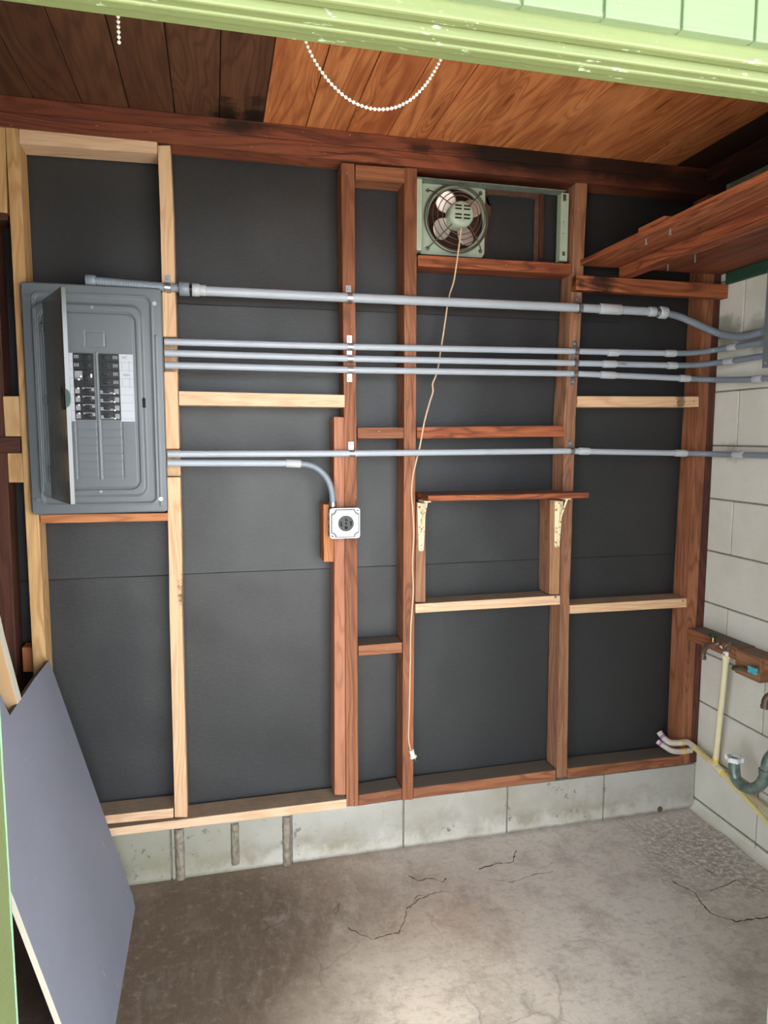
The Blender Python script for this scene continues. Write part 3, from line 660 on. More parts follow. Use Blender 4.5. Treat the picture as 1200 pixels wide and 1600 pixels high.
def breaker(cx, ztop, rows, side, kind):
    h = .0245*rows
    bm = bmesh.new(); box(bm, cx-.0285, cx+.0285, YB, YP+.004, ztop-h+.0006, ztop-.0006)
    if rows == 2: box(bm, cx-.0285, cx+.0285, YB-.0015, YB, ztop-h/2-.001, ztop-h/2+.001)
    b = emit('breaker', bm, M['black'], PT, bevel=.0008)
    s = 1 if side == 'R' else -1      # outer side
    ix = cx-s*.010
    for r in range(rows if kind != 'gfci' else 1):
        zc = ztop-.0123-.0245*r if kind != 'gfci' else ztop-h/2
        bm = bmesh.new(); hh = .0075 if kind != 'gfci' else .018
        off = (.004 if side == 'L' else -.004) if kind == 'single' else 0
        box(bm, ix-.006, ix+.006, YB-.009, YB, zc-hh*.45, zc+hh*.45); box(bm, ix-.010, ix+.010, YB-.0015, YB, zc-hh, zc+hh)
        emit('toggle', bm, M['toggle'], b, bevel=.0008)
    bm = bmesh.new(); y0, y1 = YB-.0008, YB+.0002
    if kind == 'single':
        o = cx+s*.0195; box(bm, o-.0065, o+.0065, y0, y1, ztop-.021, ztop-.006)
        a, c_ = (cx-.006, cx+.028) if side == 'L' else (cx-.028, cx+.008)
        zt = ztop-.003 if side == 'L' else ztop-.011
        box(bm, a if side == 'L' else a, c_-(.010 if side == 'R' else 0), y0-.0002, y1, zt-.0048, zt); box(bm, a+(.008 if side == 'L' else 0), c_, y0-.0002, y1, zt-.0105, zt-.005)
    elif kind == 'gfci':
        box(bm, cx-.026, cx-.004, y0, y1, ztop-.028, ztop-.004)
    else:
        o = cx+s*.019
        for r in range(2):
            for q in range(3): box(bm, o-.007+q*.005, o-.004+q*.005, y0, y1, ztop-.016-.0245*r, ztop-.006-.0245*r)
    emit('rating_label', bm, M['sticker'], b)
    if kind != 'double':
        bm = bmesh.new()
        if kind == 'single': q = (cx-.0165, ztop-.0055) if side == 'L' else (cx+.0125, ztop-.0205); disc(bm, q, .0026, YB-.003, YB, 12)
        else:
            disc(bm, (cx-.014, ztop-.029), .003, YB-.003, YB, 12); emit('test_button', bm, M['button'], b); bm = bmesh.new()
            disc(bm, (cx-.008, ztop-.020), .003, YB-.003, YB, 12); emit('test_button', bm, M['button'], b); bm = bmesh.new()
            box(bm, cx+.019, cx+.0235, YB-.002, YB, ztop-.023, ztop-.012)
        emit('test_button', bm, M['button'], b)
for side, cx in (('L', -2.2395), ('R', -2.1675)):
    zt = 1.7405; 
    for rows, kind in ((2, 'double'), (2, 'gfci' if side == 'L' else 'double'))+((1, 'single'),)*4:
        breaker(cx, zt, rows, side, kind); zt -= .0245*rows+.0005
for x0, x1 in ((-2.298, -2.2690), (-2.1380, -2.0985)):
    bm = bmesh.new(); zt, zb = 1.7405, 1.5375; yl = YB+.0045-.0015
    box(bm, x0, x1, yl-.0006, YP+.002, zb, zt, 0)
    for i in range(1, 9): box(bm, x0, x1, yl-.0009, yl-.0005, zt-(zt-zb)*i/8.3-.0003, zt-(zt-zb)*i/8.3+.0003, 1)
    lb = emit('directory_label', bm, [M['white'], M['inkl']], t)
    if x0 > -2.2:
        text_obj('handwriting', 'AC', (-2.130, yl-.001, 1.7265), .0115, 'inkl', lb)
        text_obj('handwriting', 'WH', (-2.129, yl-.001, 1.674), .0115, 'inkl', lb)
        for zz in (1.700, 1.650):
            bm = bmesh.new(); box(bm, -2.1105, -2.1098, yl-.001, yl-.0005, zz-.012, zz+.020); box(bm, -2.131, -2.1303, yl-.001, yl-.0005, zz-.006, zz+.014); emit('handwriting', bm, M['inkl'], lb)
for i in range(7):
    for s, cx in ((1, -2.2775), (1, -2.1335)):
        text_obj('embossed_number', str(2*i+(17 if cx < -2.2 else 18)), (cx-.004, YP-.0048, 1.5385-.0245*(i+1)+.007), .0075, 'panel', t, depth=.0005)
# the open door
H = Vector((-2.3455, -.036, 0)); Fd = Vector((-2.2505, -.262, 0)); d = (Fd-H).normalized(); nrm = Vector((d.y, -d.x, 0))
nrm = nrm if nrm.dot(CAM-H) > 0 else -nrm
zt, zb = 1.889, 1.305; wd = (Fd-H).length
bm = bmesh.new()
def dbox(s0, s1, n0, n1, z0, z1, mi=0):
    vs = [bm.verts.new(Vector((H.x, H.y, z))+d*s+nrm*n) for s in (s0, s1) for n in (n0, n1) for z in (z0, z1)]
    for ids in ((0,1,3,2), (4,6,7,5), (0,4,5,1), (2,3,7,6), (0,2,6,4), (1,5,7,3)):
        f = bm.faces.new([vs[i] for i in ids]); f.material_index = mi
dbox(0, wd, -.0012, 0, zb, zt)
for i in range(9):      # pressed vertical flutes
    s = .03+i*.021; dbox(s, s+.008, 0, .0009, zb+.03, zt-.03)
dbox(wd-.002, wd, -.012, .0, zb, zt); dbox(0, wd, -.010, 0, zt-.0015, zt); dbox(0, wd, -.010, 0, zb, zb+.0015)
dr = emit('door', bm, M['door'], t, bevel=.0005)
bm = bmesh.new(); dbox(wd-.040, wd-.012, .0009, .003, 1.565, 1.622); emit('latch_recess', bm, M['black'], dr, bevel=.001)
bm = bmesh.new()
c = Vector((Fd.x, Fd.y, 1.594))+d*.002; ring = []
for sgn in (-.001, .0015):
    ring.append([bm.verts.new(c+d*(.016*math.cos(a))+Vector((0, 0, .024*math.sin(a)))+nrm*sgn+Vector((.010*math.cos(a), 0, 0))) for a in [(-90+180*k/16)*math.pi/180 for k in range(17)]])
for k in range(16): bm.faces.new((ring[0][k], ring[0][k+1], ring[1][k+1], ring[1][k]))
for r in ring: bm.faces.new(r)
emit('latch', bm, M['latch'], dr)
for v in (511, 625, 735):
    z = up(70, v, Y=-.036).z; bm = bmesh.new(); tube(bm, [(H.x-.002, H.y-.002, z-.014), (H.x-.002, H.y-.002, z+.014)], .0035, 10); box(bm, H.x-.012, H.x, H.y+.003, H.y+.008, z-.01, z+.01); emit('hinge', bm, M['panel'], t)
# ================================================================== CONDUITS
def strap(parent, x, z, r, yc, up_=True, mat='zinc'):
    bm = bmesh.new(); s = 1 if up_ else -1; wv = .0085; N = 12; R = r+.0012; yb_ = -.0006
    prof = [(yb_, z-s*(R))]+[(yc-R*math.sin(a), z-s*R*math.cos(a)) for a in [math.pi*k/N for k in range(N+1)]]+[(yb_, z+s*R), (yb_, z+s*(R+.026))]
    A = [bm.verts.new((x-wv, y, zz)) for y, zz in prof]; B = [bm.verts.new((x+wv, y, zz)) for y, zz in prof]
    A2 = [bm.verts.new((x-wv, y-.0012, zz+(.0006 if 0 < i < len(prof)-3 else 0))) for i, (y, zz) in enumerate(prof)]; B2 = [bm.verts.new((x+wv, y-.0012, zz)) for y, zz in prof]
    for P, Q in ((A, B), (A2, B2), (A, A2), (B, B2)):
        for i in range(len(prof)-1): bm.faces.new((P[i], P[i+1], Q[i+1], Q[i]))
    bm.faces.new((A[-1], B[-1], B2[-1], A2[-1]))
    st = emit('strap', bm, M[mat], parent, smooth=True)
    bm = bmesh.new(); tube(bm, [(x, -.0018, z+s*(R+.016)), (x, -.0050, z+s*(R+.016))], [.0052, .0038], 12); emit('screw', bm, M['screw'], st, smooth=True)
def coupling(parent, p, q, r, mat='pvcl', name='coupling'):
    p, q = Vector(p), Vector(q); d_ = (q-p).normalized()*.002
    bm = bmesh.new(); tube(bm, [p, p+d_, q-d_, q], [r*.93, r, r, r*.93], 20); return emit(name, bm, M[mat], parent, smooth=True, angle=60)
R5, R10 = .0107, .0167
def run(pts, Y):
    """pixel stations of a conduit lying on the stud faces"""
    return [up(u, v, Y=Y) for u, v in pts]
def conduit(label, wall_pts, right_pts, r, cps, straps, pcps=(), X=-.06, up_=True, end_adapter=True):
    Y = -(r+.0018); P = run(wall_pts, Y)
    t = thing('conduit', label, 'conduit', (P[0].x, Y, P[0].z-r))
    Rp = [Vector(q) for q in right_pts]
    bend = smoothpath([P[-1]+(P[-1]-P[-2]).normalized()*0, *Rp], 8) if Rp else []
    tubeobj('pipe', P, r, 'pvc', t, 18)
    if bend: tubeobj('sweep', [P[-1]]+bend[1:], r*.98, 'pvcd', t, 16)
    for (ua, va), (ub, vb) in cps: coupling(t, up(ua, va, Y=Y), up(ub, vb, Y=Y), r*1.24)
    for a, b in pcps: coupling(t, a, b, r*1.24)
    for (u, v, s) in straps:
        p = up(u, v, Y=Y); strap(t, p.x, p.z, r, Y, s)
    return t, P, Y
def rw(u, v, X): return up(u, v, X=X)
# C2..C4 small conduits turn the corner toward the box on the right wall
c2, P, Y = conduit('topmost of the three thin conduits leaving the panel side', [(257,534),(547,541.8),(900,549),(1044,552)],
    [up(1075,551.8,Y=-.014), up(1098,550,Y=-.022), rw(1120,546.5,-.044), rw(1150,541.5,-.04), rw(1192,534.5,-.04)], R5, [((950,551),(966,551.3)), ((1040,552),(1055,552.3))], [(547,541.8,True), (900,549,True)])
coupling(c2, rw(1139,543.2,-.041), rw(1152,541.2,-.041), R5*1.2)
c3, P, Y = conduit('middle of the three thin conduits leaving the panel side', [(257,551.5),(547,560.3),(900,567.5),(1046,571)],
    [up(1075,571,Y=-.014), up(1098,569.8,Y=-.022), rw(1120,567,-.044), rw(1150,563,-.04), rw(1192,556.5,-.04)], R5, [((942,568.7),(962,569.2)), ((1043,571),(1057,571.3))], [(547,560.3,True), (899,567.5,True)])
coupling(c3, rw(1133,565.4,-.041), rw(1147,563.6,-.041), R5*1.2)
p = up(966, 567.5, Y=-.0235); text_obj('printed_mark', 'CANT', (p.x, -.0236, p.z-.006), .013, 'ink', c3, rot=(math.pi/2, .02, 0))
c4, P, Y = conduit('lowest of the three thin conduits leaving the panel side', [(258,570.5),(547,578),(900,584),(1064,591)],
    [up(1078,592,Y=-.014), up(1098,593,Y=-.022), rw(1120,593.5,-.044), rw(1160,593,-.04), rw(1215,591,-.04)], R5, [((938,585.5),(961,586.5)), ((1062,591),(1077,591.7))], [(547,578,False), (898,584,False)])
coupling(c4, rw(1178,592.5,-.041), rw(1192,592,-.041), R5*1.25)
c5, P, Y = conduit('long thin conduit at eye level running from panel to right wall', [(262,709.5),(547,708.5),(885,704.8),(1058,708)],
    [up(1078,708.5,Y=-.014), up(1096,708.9,Y=-.022), rw(1118,709.5,-.044), rw(1150,710.5,-.04), rw(1225,712.5,-.04)], R5, [((905,704.9),(921,705.2)), ((1055,707.9),(1072,708.3))], [(549.5,708.4,True), (893,704.8,True)])
coupling(c5, rw(1147,710.4,-.041), rw(1163,711,-.041), R5*1.25)
# C1: the fat conduit
Y1 = -(R10+.002)
P = run([(300,453.5),(545,465),(905,481),(1018,487)], Y1)
c1 = thing('conduit', 'thick uppermost conduit strapped across the studs', 'conduit', (P[0].x, Y1, P[0].z-R10))
tubeobj('pipe', P, R10*.9, 'pvc', c1, 20)
tubeobj('sweep', [up(1036,488.5,Y=Y1)]+smoothpath([up(1040,489,Y=Y1), up(1062,495,Y=Y1-.003), up(1088,506,Y=Y1-.022), rw(1112,517,-.075), rw(1138,524.5,-.055), rw(1164,525.5,-.050), rw(1193,518,-.05)], 8)[1:], R10*.78, 'pvcd', c1, 18)
coupling(c1, up(937,482.3,Y=Y1), up(970,484,Y=Y1), R10*1.12)
coupling(c1, up(1013,486.6,Y=Y1), up(1024,487.4,Y=Y1), R10*1.05, 'pvcl', 'adapter')
coupling(c1, up(1026,487.6,Y=Y1), up(1030,488,Y=Y1), R10*1.0, 'zinc', 'adapter'); coupling(c1, up(1030,488,Y=Y1), up(1041,489,Y=Y1), R10*1.3, 'pvcl', 'adapter')
for (u, v) in ((546, 465.1), (905, 481)): p = up(u, v, Y=Y1); strap(c1, p.x, p.z, R10*.9, Y1, True)
coupling(c1, up(280,451,Y=Y1), up(296,451.8,Y=Y1), R10*1.28, 'pvcd', 'adapter'); coupling(c1, up(298,452.2,Y=Y1), up(300,452.4,Y=Y1), R10*1.05, 'black', 'gasket')
coupling(c1, up(300,452.6,Y=Y1), up(312,453.4,Y=Y1), R10*1.18, 'pvcl', 'adapter'); coupling(c1, up(311,453.3,Y=Y1), up(322,454,Y=Y1), R10*1.02, 'pvcl', 'adapter')
# flexible whip behind the panel's top edge
A = [up(u, v, Y=-.0135) for u, v in ((145,439),(180,441.8),(215,444.8),(250,448),(281,450.5))]
pp = smoothpath(A, 24); rr = [.0128*(1+.06*math.sin(i*2.1)) for i in range(len(pp))]
bm = bmesh.new(); tube(bm, pp, rr, 16); emit('flexible_section', bm, M['pvcd'], c1, smooth=True, angle=80)
coupling(c1, up(134,437.5,Y=-.0135), up(150,439,Y=-.0135), .0165, 'pvcd', 'adapter')
p = up(262, 449, Y=-.0152); strap(c1, p.x, p.z, .0128, -.0152, True)
# C6: conduit curving down to the outlet box
YO = -.014
t = thing('conduit', 'short conduit curving down from the panel to the outlet box', 'conduit', (-1.9, YO, 1.2))
tubeobj('pipe', run([(262,723.5),(450,724)], YO), R5, 'pvc', t, 18)
arc = [up(466,724.6,Y=YO), up(482,726.5,Y=YO), up(497,733,Y=YO-.004), up(510,746,Y=YO-.010), up(517,762,Y=YO-.014), up(519.5,776,Y=YO-.016), up(520,790,Y=YO-.016)]
tubeobj('sweep', smoothpath(arc, 8), R5*.98, 'pvcd', t, 16)
coupling(t, up(447,724,Y=YO), up(470,724.8,Y=YO), R5*1.25)
coupling(t, up(520,783.5,Y=YO-.016), up(520,792,Y=YO-.016), R5*1.2, 'zinc', 'connector')
# outlet box
t = thing('outlet_box', 'square metal outlet box with a black round range receptacle', 'electrical outlet', (-1.445, 0, 1.152))
cx, cz, hw = -1.4455, 1.206, .0505; YBX = -.048
def rsq(bm, cx, cz, hx, hz, r, y0, y1, notch=0, mi=0, seg=6):
    pts = []
    for (sx, sz_, a0) in ((1, 1, 0), (-1, 1, 90), (-1, -1, 180), (1, -1, 270)):
        if notch:
            ccx, ccz = cx+sx*hx, cz+sz_*hz; arcp = []
            for k in range(seg+1):
                a = math.radians(a0+180+90*k/seg); arcp.append((ccx+notch*math.cos(a), ccz+notch*math.sin(a)))
            pts += arcp[::-1]
        else:
            for k in range(seg+1):
                a = math.radians(a0+90*k/seg); pts.append((cx+sx*(hx-r)+r*math.cos(a), cz+sz_*(hz-r)+r*math.sin(a)))
    A = [bm.verts.new((x, y0, z)) for x, z in pts]; B = [bm.verts.new((x, y1, z)) for x, z in pts]; n = len(pts)
    for i in range(n): f = bm.faces.new((A[i], A[(i+1) % n], B[(i+1) % n], B[i])); f.material_index = mi
    for r_ in (A, B): f = bm.faces.new(r_); f.material_index = mi
bm = bmesh.new(); rsq(bm, cx, cz, hw, hw, .009, YBX+.004, -.0006); bx = emit('box', bm, M['galv'], t, bevel=.001)
for zz in (.028, .003, -.024):
    bm = bmesh.new(); tube(bm, [(cx-hw-.0008, -.024, cz+zz), (cx-hw+.001, -.024, cz+zz)], .0085, 14); emit('knockout', bm, M['cover'], bx)
bm = bmesh.new(); rsq(bm, cx, cz, hw+.001, hw+.001, .010, YBX, YBX+.004)
cv = emit('cover', bm, M['cover'], t, bevel=.0012)
bm = bmesh.new(); rsq(bm, cx, cz, hw-.003, hw-.003, .0, YBX-.0009, YBX+.001, notch=.014); emit('raised_edge', bm, M['galv'], cv)
bm = bmesh.new(); rsq(bm, cx, cz, hw-.0055, hw-.0055, .0, YBX-.006, YBX, notch=.0155); emit('raised_face', bm, M['cover'], cv, bevel=.002)
for sx, sz_ in ((1, 1), (-1, -1), (-1, 1), (1, -1)):
    bm = bmesh.new(); disc(bm, (cx+sx*.0425, cz+sz_*.0425), .0026, YBX-.0018, YBX, 10); emit('screw', bm, M['hole'] if sx == sz_ else M['screw'], cv)
bm = bmesh.new(); disc(bm, (cx+.002, cz), .0262, YBX-.009, YBX, 36)
rc = emit('receptacle', bm, M['recep'], t, bevel=.001)
bm = bmesh.new(); y0, y1 = YBX-.0096, YBX-.0085
def sb(x0, x1, z0, z1): box(bm, cx+.002+x0, cx+.002+x1, y0, y1, cz+z0, cz+z1)
sb(-.019, -.0145, -.008, .007); sb(.0145, .019, -.008, .007); sb(-.019, -.012, -.0085, -.005); sb(.0125, .019, .004, .0075)
disc(bm, (cx+.002, cz), .0038, y0, y1, 12); sb(-.0025, .001, .009, .019); sb(-.0025, .006, .009, .0125)
disc(bm, (cx+.002, cz-.014), .0055, y0, y1, 14)
emit('slot', bm, M['hole'], rc)
# ================================================================== FAN
t = thing('wall_fan', 'mint green metal wall fan with four pale blades and hanging cord', 'fan', (-1.05, 0, 2.11))
YPt = .045; FC = up(711.5, 343.3, Y=YPt); fx, fz = FC.x, FC.z; RO = .104
px0, px1, pz0, pz1 = -1.1715, -.9325, 2.1135, 2.3445
bm = bmesh.new(); N = 64   # plate with a round hole
def plate_ring(y):
    inner = [bm.verts.new((fx+RO*math.cos(2*math.pi*k/N), y, fz+RO*math.sin(2*math.pi*k/N))) for k in range(N)]; outer = []
    for k in range(N):
        a = 2*math.pi*k/N; c, s = math.cos(a), math.sin(a)
        tx = ((px1-fx)/c if c > 1e-9 else (px0-fx)/c if c < -1e-9 else 9); tz = ((pz1-fz)/s if s > 1e-9 else (pz0-fz)/s if s < -1e-9 else 9)
        tt = min(tx, tz); outer.append(bm.verts.new((fx+c*tt, y, fz+s*tt)))
    return inner, outer
I0, O0 = plate_ring(YPt); I1, O1 = plate_ring(YPt+.012)
for k in range(N):
    j = (k+1) % N
    for q in ((I0[k], I0[j], O0[j], O0[k]), (I1[k], I1[j], O1[j], O1[k]), (I0[k], I0[j], I1[j], I1[k]), (O0[k], O0[j], O1[j], O1[k])): bm.faces.new(q)
emit('mounting_plate', bm, M['fan'], t)
bm = bmesh.new()
def torus(bm, cx, cy, cz, R, r, n=64, seg=8):
    P = [Vector((cx+R*math.cos(2*math.pi*k/n), cy, cz+R*math.sin(2*math.pi*k/n))) for k in range(n+1)]; tube(bm, P, r, seg, caps=False)
torus(bm, fx, YPt-.002, fz, RO+.001, .006); emit('ring', bm, M['fan'], t)
wbox('housing_channel', -1.19, -.650, .001, .046, 2.3445, 2.3485, 'fand', None, None, parent=t, bevel=.001)
wbox('housing_channel', -1.190, -1.1725, .001, .046, 2.113, 2.343, 'fan', None, None, parent=t, bevel=.001)
wbox('housing_channel', -.6615, -.632, .012, .042, 2.1120, 2.343, 'fan', None, None, parent=t, bevel=.001)
bm = bmesh.new(); box(bm, -.655, -.643, .0105, .0125, 2.316, 2.338); box(bm, -.652, -.642, .0105, .0125, 2.130, 2.144)
for zz in (2.245, 2.205): disc(bm, (-.650, zz), .0018, .0105, .0125, 8)
emit('slot', bm, M['card'], t)
bm = bmesh.new(); box(bm, fx-.105, fx+.105, .088, .0895, fz-.105, fz+.105); emit('shaft_opening', bm, M['dark'], t)
MC = up(722, 332, Y=-.025); mx, mz = fx, fz
bm = bmesh.new(); tube(bm, [(mx, .030, mz), (mx, -.010, mz), (mx, -.020, mz), (mx, -.027, mz), (mx, -.029, mz)], [.043, .044, .0425, .037, .028], 40); mo = emit('motor', bm, M['fan'], t, smooth=True, angle=50)
bm = bmesh.new()
for zz in (.024, .0135, -.0045, -.016):
    for sx in (-1, 1):
        box(bm, mx+sx*.0035 if sx > 0 else mx-.0265, mx+.0265 if sx > 0 else mx-.0035, -.0298, -.0265, mz+zz-.0026, mz+zz+.0026)
emit('vent_slot', bm, M['hole'], mo)
for zz in (.031, -.024):
    bm = bmesh.new(); disc(bm, (mx, mz+zz), .0035, -.030 if zz < 0 else -.029, -.02, 10); emit('screw', bm, M['screw'], mo)
for k, ang in enumerate((127, 35, 215, 300)):
    a = math.radians(ang); bm = bmesh.new(); NR, NA = 8, 26
    cxb, czb = mx+.062*math.cos(a), mz+.062*math.sin(a); ex = Vector((math.cos(a), 0, math.sin(a))); ez = Vector((-math.sin(a), 0, math.cos(a)))
    cen = bm.verts.new((cxb, .032, czb)); prev = None
    rings = []
    for i in range(1, NR+1):
        rg = []
        for j in range(NA):
            b_ = 2*math.pi*j/NA; lx = math.cos(b_)*.036*i/NR; lz = math.sin(b_)*.032*i/NR*(1+.15*math.cos(b_))
            rg.append(bm.verts.new(Vector((cxb, .032, czb))+ex*lx+ez*lz+Vector((0, lz*.42-.004*(lx/.036)**2, 0))))
        rings.append(rg)
    for j in range(NA): bm.faces.new((cen, rings[0][j], rings[0][(j+1) % NA]))
    for A, B in zip(rings, rings[1:]):
        for j in range(NA): bm.faces.new((A[j], A[(j+1) % NA], B[(j+1) % NA], B[j]))
    o = emit('blade', bm, M['blade'], t, smooth=True); so = o.modifiers.new('s', 'SOLIDIFY'); so.thickness = .0015
bm = bmesh.new()
for R_, y_ in ((.108, .026), (.093, .010), (.078, .000), (.063, -.008)): torus(bm, fx, y_, fz, R_, .0016 if R_ < .1 else .0022, 64, 6)
torus(bm, fx, .034, fz, .1135, .0022, 64, 6)
for u, v in ((668.5, 297.5), (751, 302), (668, 388), (750.5, 392.5)):
    p = up(u, v, Y=YPt-.004); q = Vector((fx, -.018, fz)); dirv = (q-p); dirv.y = 0; dn = dirv.normalized()
    e_ = Vector((fx, 0, fz))-dn*.044; e_.y = -.012
    m1 = p.lerp(e_, .45); m1.y = .004
    tube(bm, smoothpath([p, p.lerp(e_, .12)+Vector((0, -.012, 0)), m1, e_], 6), .0019, 7)
    torus(bm, p.x, p.y, p.z, .0052, .0017, 16, 6)
emit('guard', bm, M['wire'], t, smooth=True)
# power cord hanging behind the conduits, in front of the stud
cp = [(721,357,-.034),(719,372,-.030),(714,408,-.008),(709,440,.006),(701,467,.012),(693,520,.012),(689,545,.012),(685,572,.012),(681.5,586,.010),(676,600,.008),(676.5,612,.006),(671,630,.004),(663,660,-.003),(656,698,-.003),(650,722,-.003),(645,745,-.004),(643,768,-.004),(645,800,-.004),(646.5,835,-.004),(644.5,880,-.004),(645.5,925,-.004),(642,980,-.004),(641,1040,-.004),(639.5,1110,-.004),(638.2,1145,-.004),(639,1160,-.006),(641.5,1171,-.008)]
cdp = [up(u, v, Y=y) for u, v, y in cp]
tubeobj('power_cord', smoothpath(cdp, 6), .0028, 'cord', t, 8)
pc = t
pA, pB = up(642.5, 1172, Y=-.010), up(645.5, 1182, Y=-.012); dd = (pB-pA).normalized()
bm = bmesh.new(); tube(bm, [pA, pA+dd*.004, pA+dd*.005, pA+dd*.022, pA+dd*.024, pA+dd*.028], [.010, .010, .0085, .0095, .0135, .0135], 14)
plug = emit('plug', bm, M['plug'], t, smooth=True, angle=30)
bm = bmesh.new()
for s in (-.005, .005): q = pA+dd*.027+Vector((s, 0, 0)); tube(bm, [q, q+dd*.018], .0016, 6)
emit('prong', bm, M['brass'], plug)
# ragged cardboard panel right of the fan
bm = bmesh.new(); Yc = .078
A0, A1, B1, B0 = up(759, 291, Y=Yc), up(846, 297, Y=Yc), up(846, 408, Y=Yc), up(759, 404, Y=Yc)
x0, x1, z0, z1 = A0.x-.004, A1.x-.006, B0.z-.006, A0.z+.010; N = 90; inn = []; outp = []
for k in range(N):
    a = 2*math.pi*k/N; c, s = math.cos(a), math.sin(a); mxx, mzz = (x0+x1)/2, (z0+z1)/2
    m_ = max(abs(c)/((x1-x0)/2), abs(s)/((z1-z0)/2)); outp.append((mxx+c/m_, mzz+s/m_))
    top = .022 if s > .5 else (.008 if c > 0 else .012) if abs(s) < .6 else .006
    hw_, hh_ = (x1-x0)/2-.010, (z1-z0)/2-.006; m2 = max(abs(c)/hw_, abs(s)/hh_); ix_, iz_ = c/m2, s/m2
    if s > .25: iz_ -= .030*min(1, (s-.25)*3)+.012*noise.noise(Vector((k*.9, 1, 0)))
    ix_ += .007*noise.noise(Vector((k*.7, 5, 0)))+(.014 if 2.4 < a < 3.0 else 0)-(.008 if c > .5 else 0); inn.append((mxx+ix_, mzz+iz_))
for y_ in (Yc, Yc+.003):
    I = [bm.verts.new((a, y_, b)) for a, b in inn]; O = [bm.verts.new((a, y_, b)) for a, b in outp]
    for k in range(N): bm.faces.new((I[k], I[(k+1) % N], O[(k+1) % N], O[k]))
tag(emit('cardboard_panel', bm, M['card']), 'ragged brown cardboard sheet with a torn dark hole right of fan', 'panel')
member('lath', [((844,301),(850,301)),((843,404),(849,404))], 'dark', 'thin upright brown slat between torn cardboard and the green rail', 'lath', y0=.066, y1=.074, at=.066, bevel=.0008)
# ================================================================== RIGHT WALL THINGS
t = thing('junction_box', 'grey metal electrical box on the block wall at the right edge', 'electrical box', (-.05, -.45, 1.715))
bm = bmesh.new(); box(bm, -.100, -.001, -.64, -.342, 1.722, 2.03); emit('box', bm, M['panel'], t, bevel=.002)
bm = bmesh.new(); box(bm, -.103, -.1005, -.643, -.339, 1.719, 2.033); cvv = emit('cover', bm, M['panel'], t, bevel=.001)
bm = bmesh.new(); tube(bm, [(-.1045, -.355, 1.735), (-.1025, -.355, 1.735)], .004, 10); emit('screw', bm, M['screw'], cvv)
# tap / stub pipes on the rail
t = thing('water_tap', 'tarnished water tap with dark green handle on the wall rail', 'tap', (-.10, -.1, .70))
a = [up(u, v, X=-.115) for u, v in ((1098.5,1028),(1099,1019),(1105,1010),(1115,1005),(1127,1006))]
tubeobj('spout', smoothpath([a[0], a[1], a[2], a[3]+Vector((.01, -.01, 0)), Vector((-.078, -.155, a[3].z-.004))], 6), .0095, 'bronze', t, 14)
tubeobj('lip', [a[0]+Vector((0, 0, -.004)), a[0]+Vector((0, 0, .006))], .0115, 'bronze', t, 14)
q = up(1114, 1003, X=-.108); tubeobj('stem', [q+Vector((0, 0, -.008)), q+Vector((0, 0, .018))], .0058, 'brass', t, 12)
bm = bmesh.new(); c_ = q+Vector((0, 0, .024)); tube(bm, [c_+Vector((0, 0, -.005)), c_, c_+Vector((0, 0, .006))], [.012, .0145, .011], 12); emit('handle', bm, M['dgreen'], t, smooth=True)
t = thing('drain_riser', 'upright cream plastic pipe standing on the yellowed pipe below the tap', 'pipe', (-.05, -.17, .27))
tp, bt = up(1134.5, 1030, X=-.075), up(1117.5, 1192, X=-.055)
tubeobj('pipe', [tp, bt], .0108, 'cream', t, 18)
dv = (tp-bt).normalized(); tubeobj('cap', [tp-dv*.012, tp+dv*.004, tp+dv*.006, tp+dv*.018], [.0125, .0125, .0155, .0155], 'cream', t, 18)
tubeobj('glue_ring', [bt+dv*.008, bt+dv*.018], .0122, 'glue', t, 16)
for k, (u, v) in enumerate(((1131,1018),(1136,1020.5))):
    q = up(u, v, X=-.078); tubeobj('loose_tie', smoothpath([q+Vector((0, 0, -.012)), q, q+Vector((-.004, .006, .012)), q+Vector((-.01, .03, .03))] if k == 0 else [q+Vector((0, 0, -.01)), q+Vector((0, 0, .006))], 5), .0028 if k == 0 else .0085, 'nut', t, 8)
tubeobj('stub', smoothpath([up(1131,1016,X=-.08), up(1135,1008,X=-.082), up(1143,1006,X=-.06)], 5), .0075, 'bronze', t, 10)
tubeobj('stub', [up(1140.5,1018,X=-.08), up(1142.5,1003,X=-.08)], .0035, 'wire', t, 8)
t = thing('valve_stub', 'horizontal brass pipe stub with a teal valve handle on rough block', 'valve', (-.1, -.3, .68))
a, b = up(1146, 1044, X=-.105), up(1170, 1047, X=-.105)
tubeobj('pipe', [a, b], .0085, 'bronze', t, 14); tubeobj('pipe', [Vector((-.08, a.y+.0, a.z)), a], .0085, 'bronze', t, 14)
c_ = up(1176, 1047.5, X=-.112)
bm = bmesh.new()
for s in (-1, 1):
    for k in (-1, 1): box(bm, c_.x-.004, c_.x+.004, c_.y+s*.011-.0085, c_.y+s*.011+.0085, c_.z+k*.006-.0055, c_.z+k*.006+.0055)
box(bm, c_.x-.003, c_.x+.003, c_.y-.012, c_.y+.012, c_.z-.004, c_.z+.004); emit('handle', bm, M['teal'], t, bevel=.0015)
t = thing('pipe_elbow', 'brown metal pipe elbow pointing down at the right picture edge', 'pipe', (-.1, -.45, .6))
tubeobj('elbow', smoothpath([up(1196,1105,X=-.10), up(1197,1095,X=-.10), up(1203,1088,X=-.09), up(1216,1086,X=-.05)], 6), .0135, 'bronze', t, 16)
tubeobj('lip', [up(1195.8,1106.5,X=-.10), up(1196,1102,X=-.10)], .0155, 'bronze', t, 16)
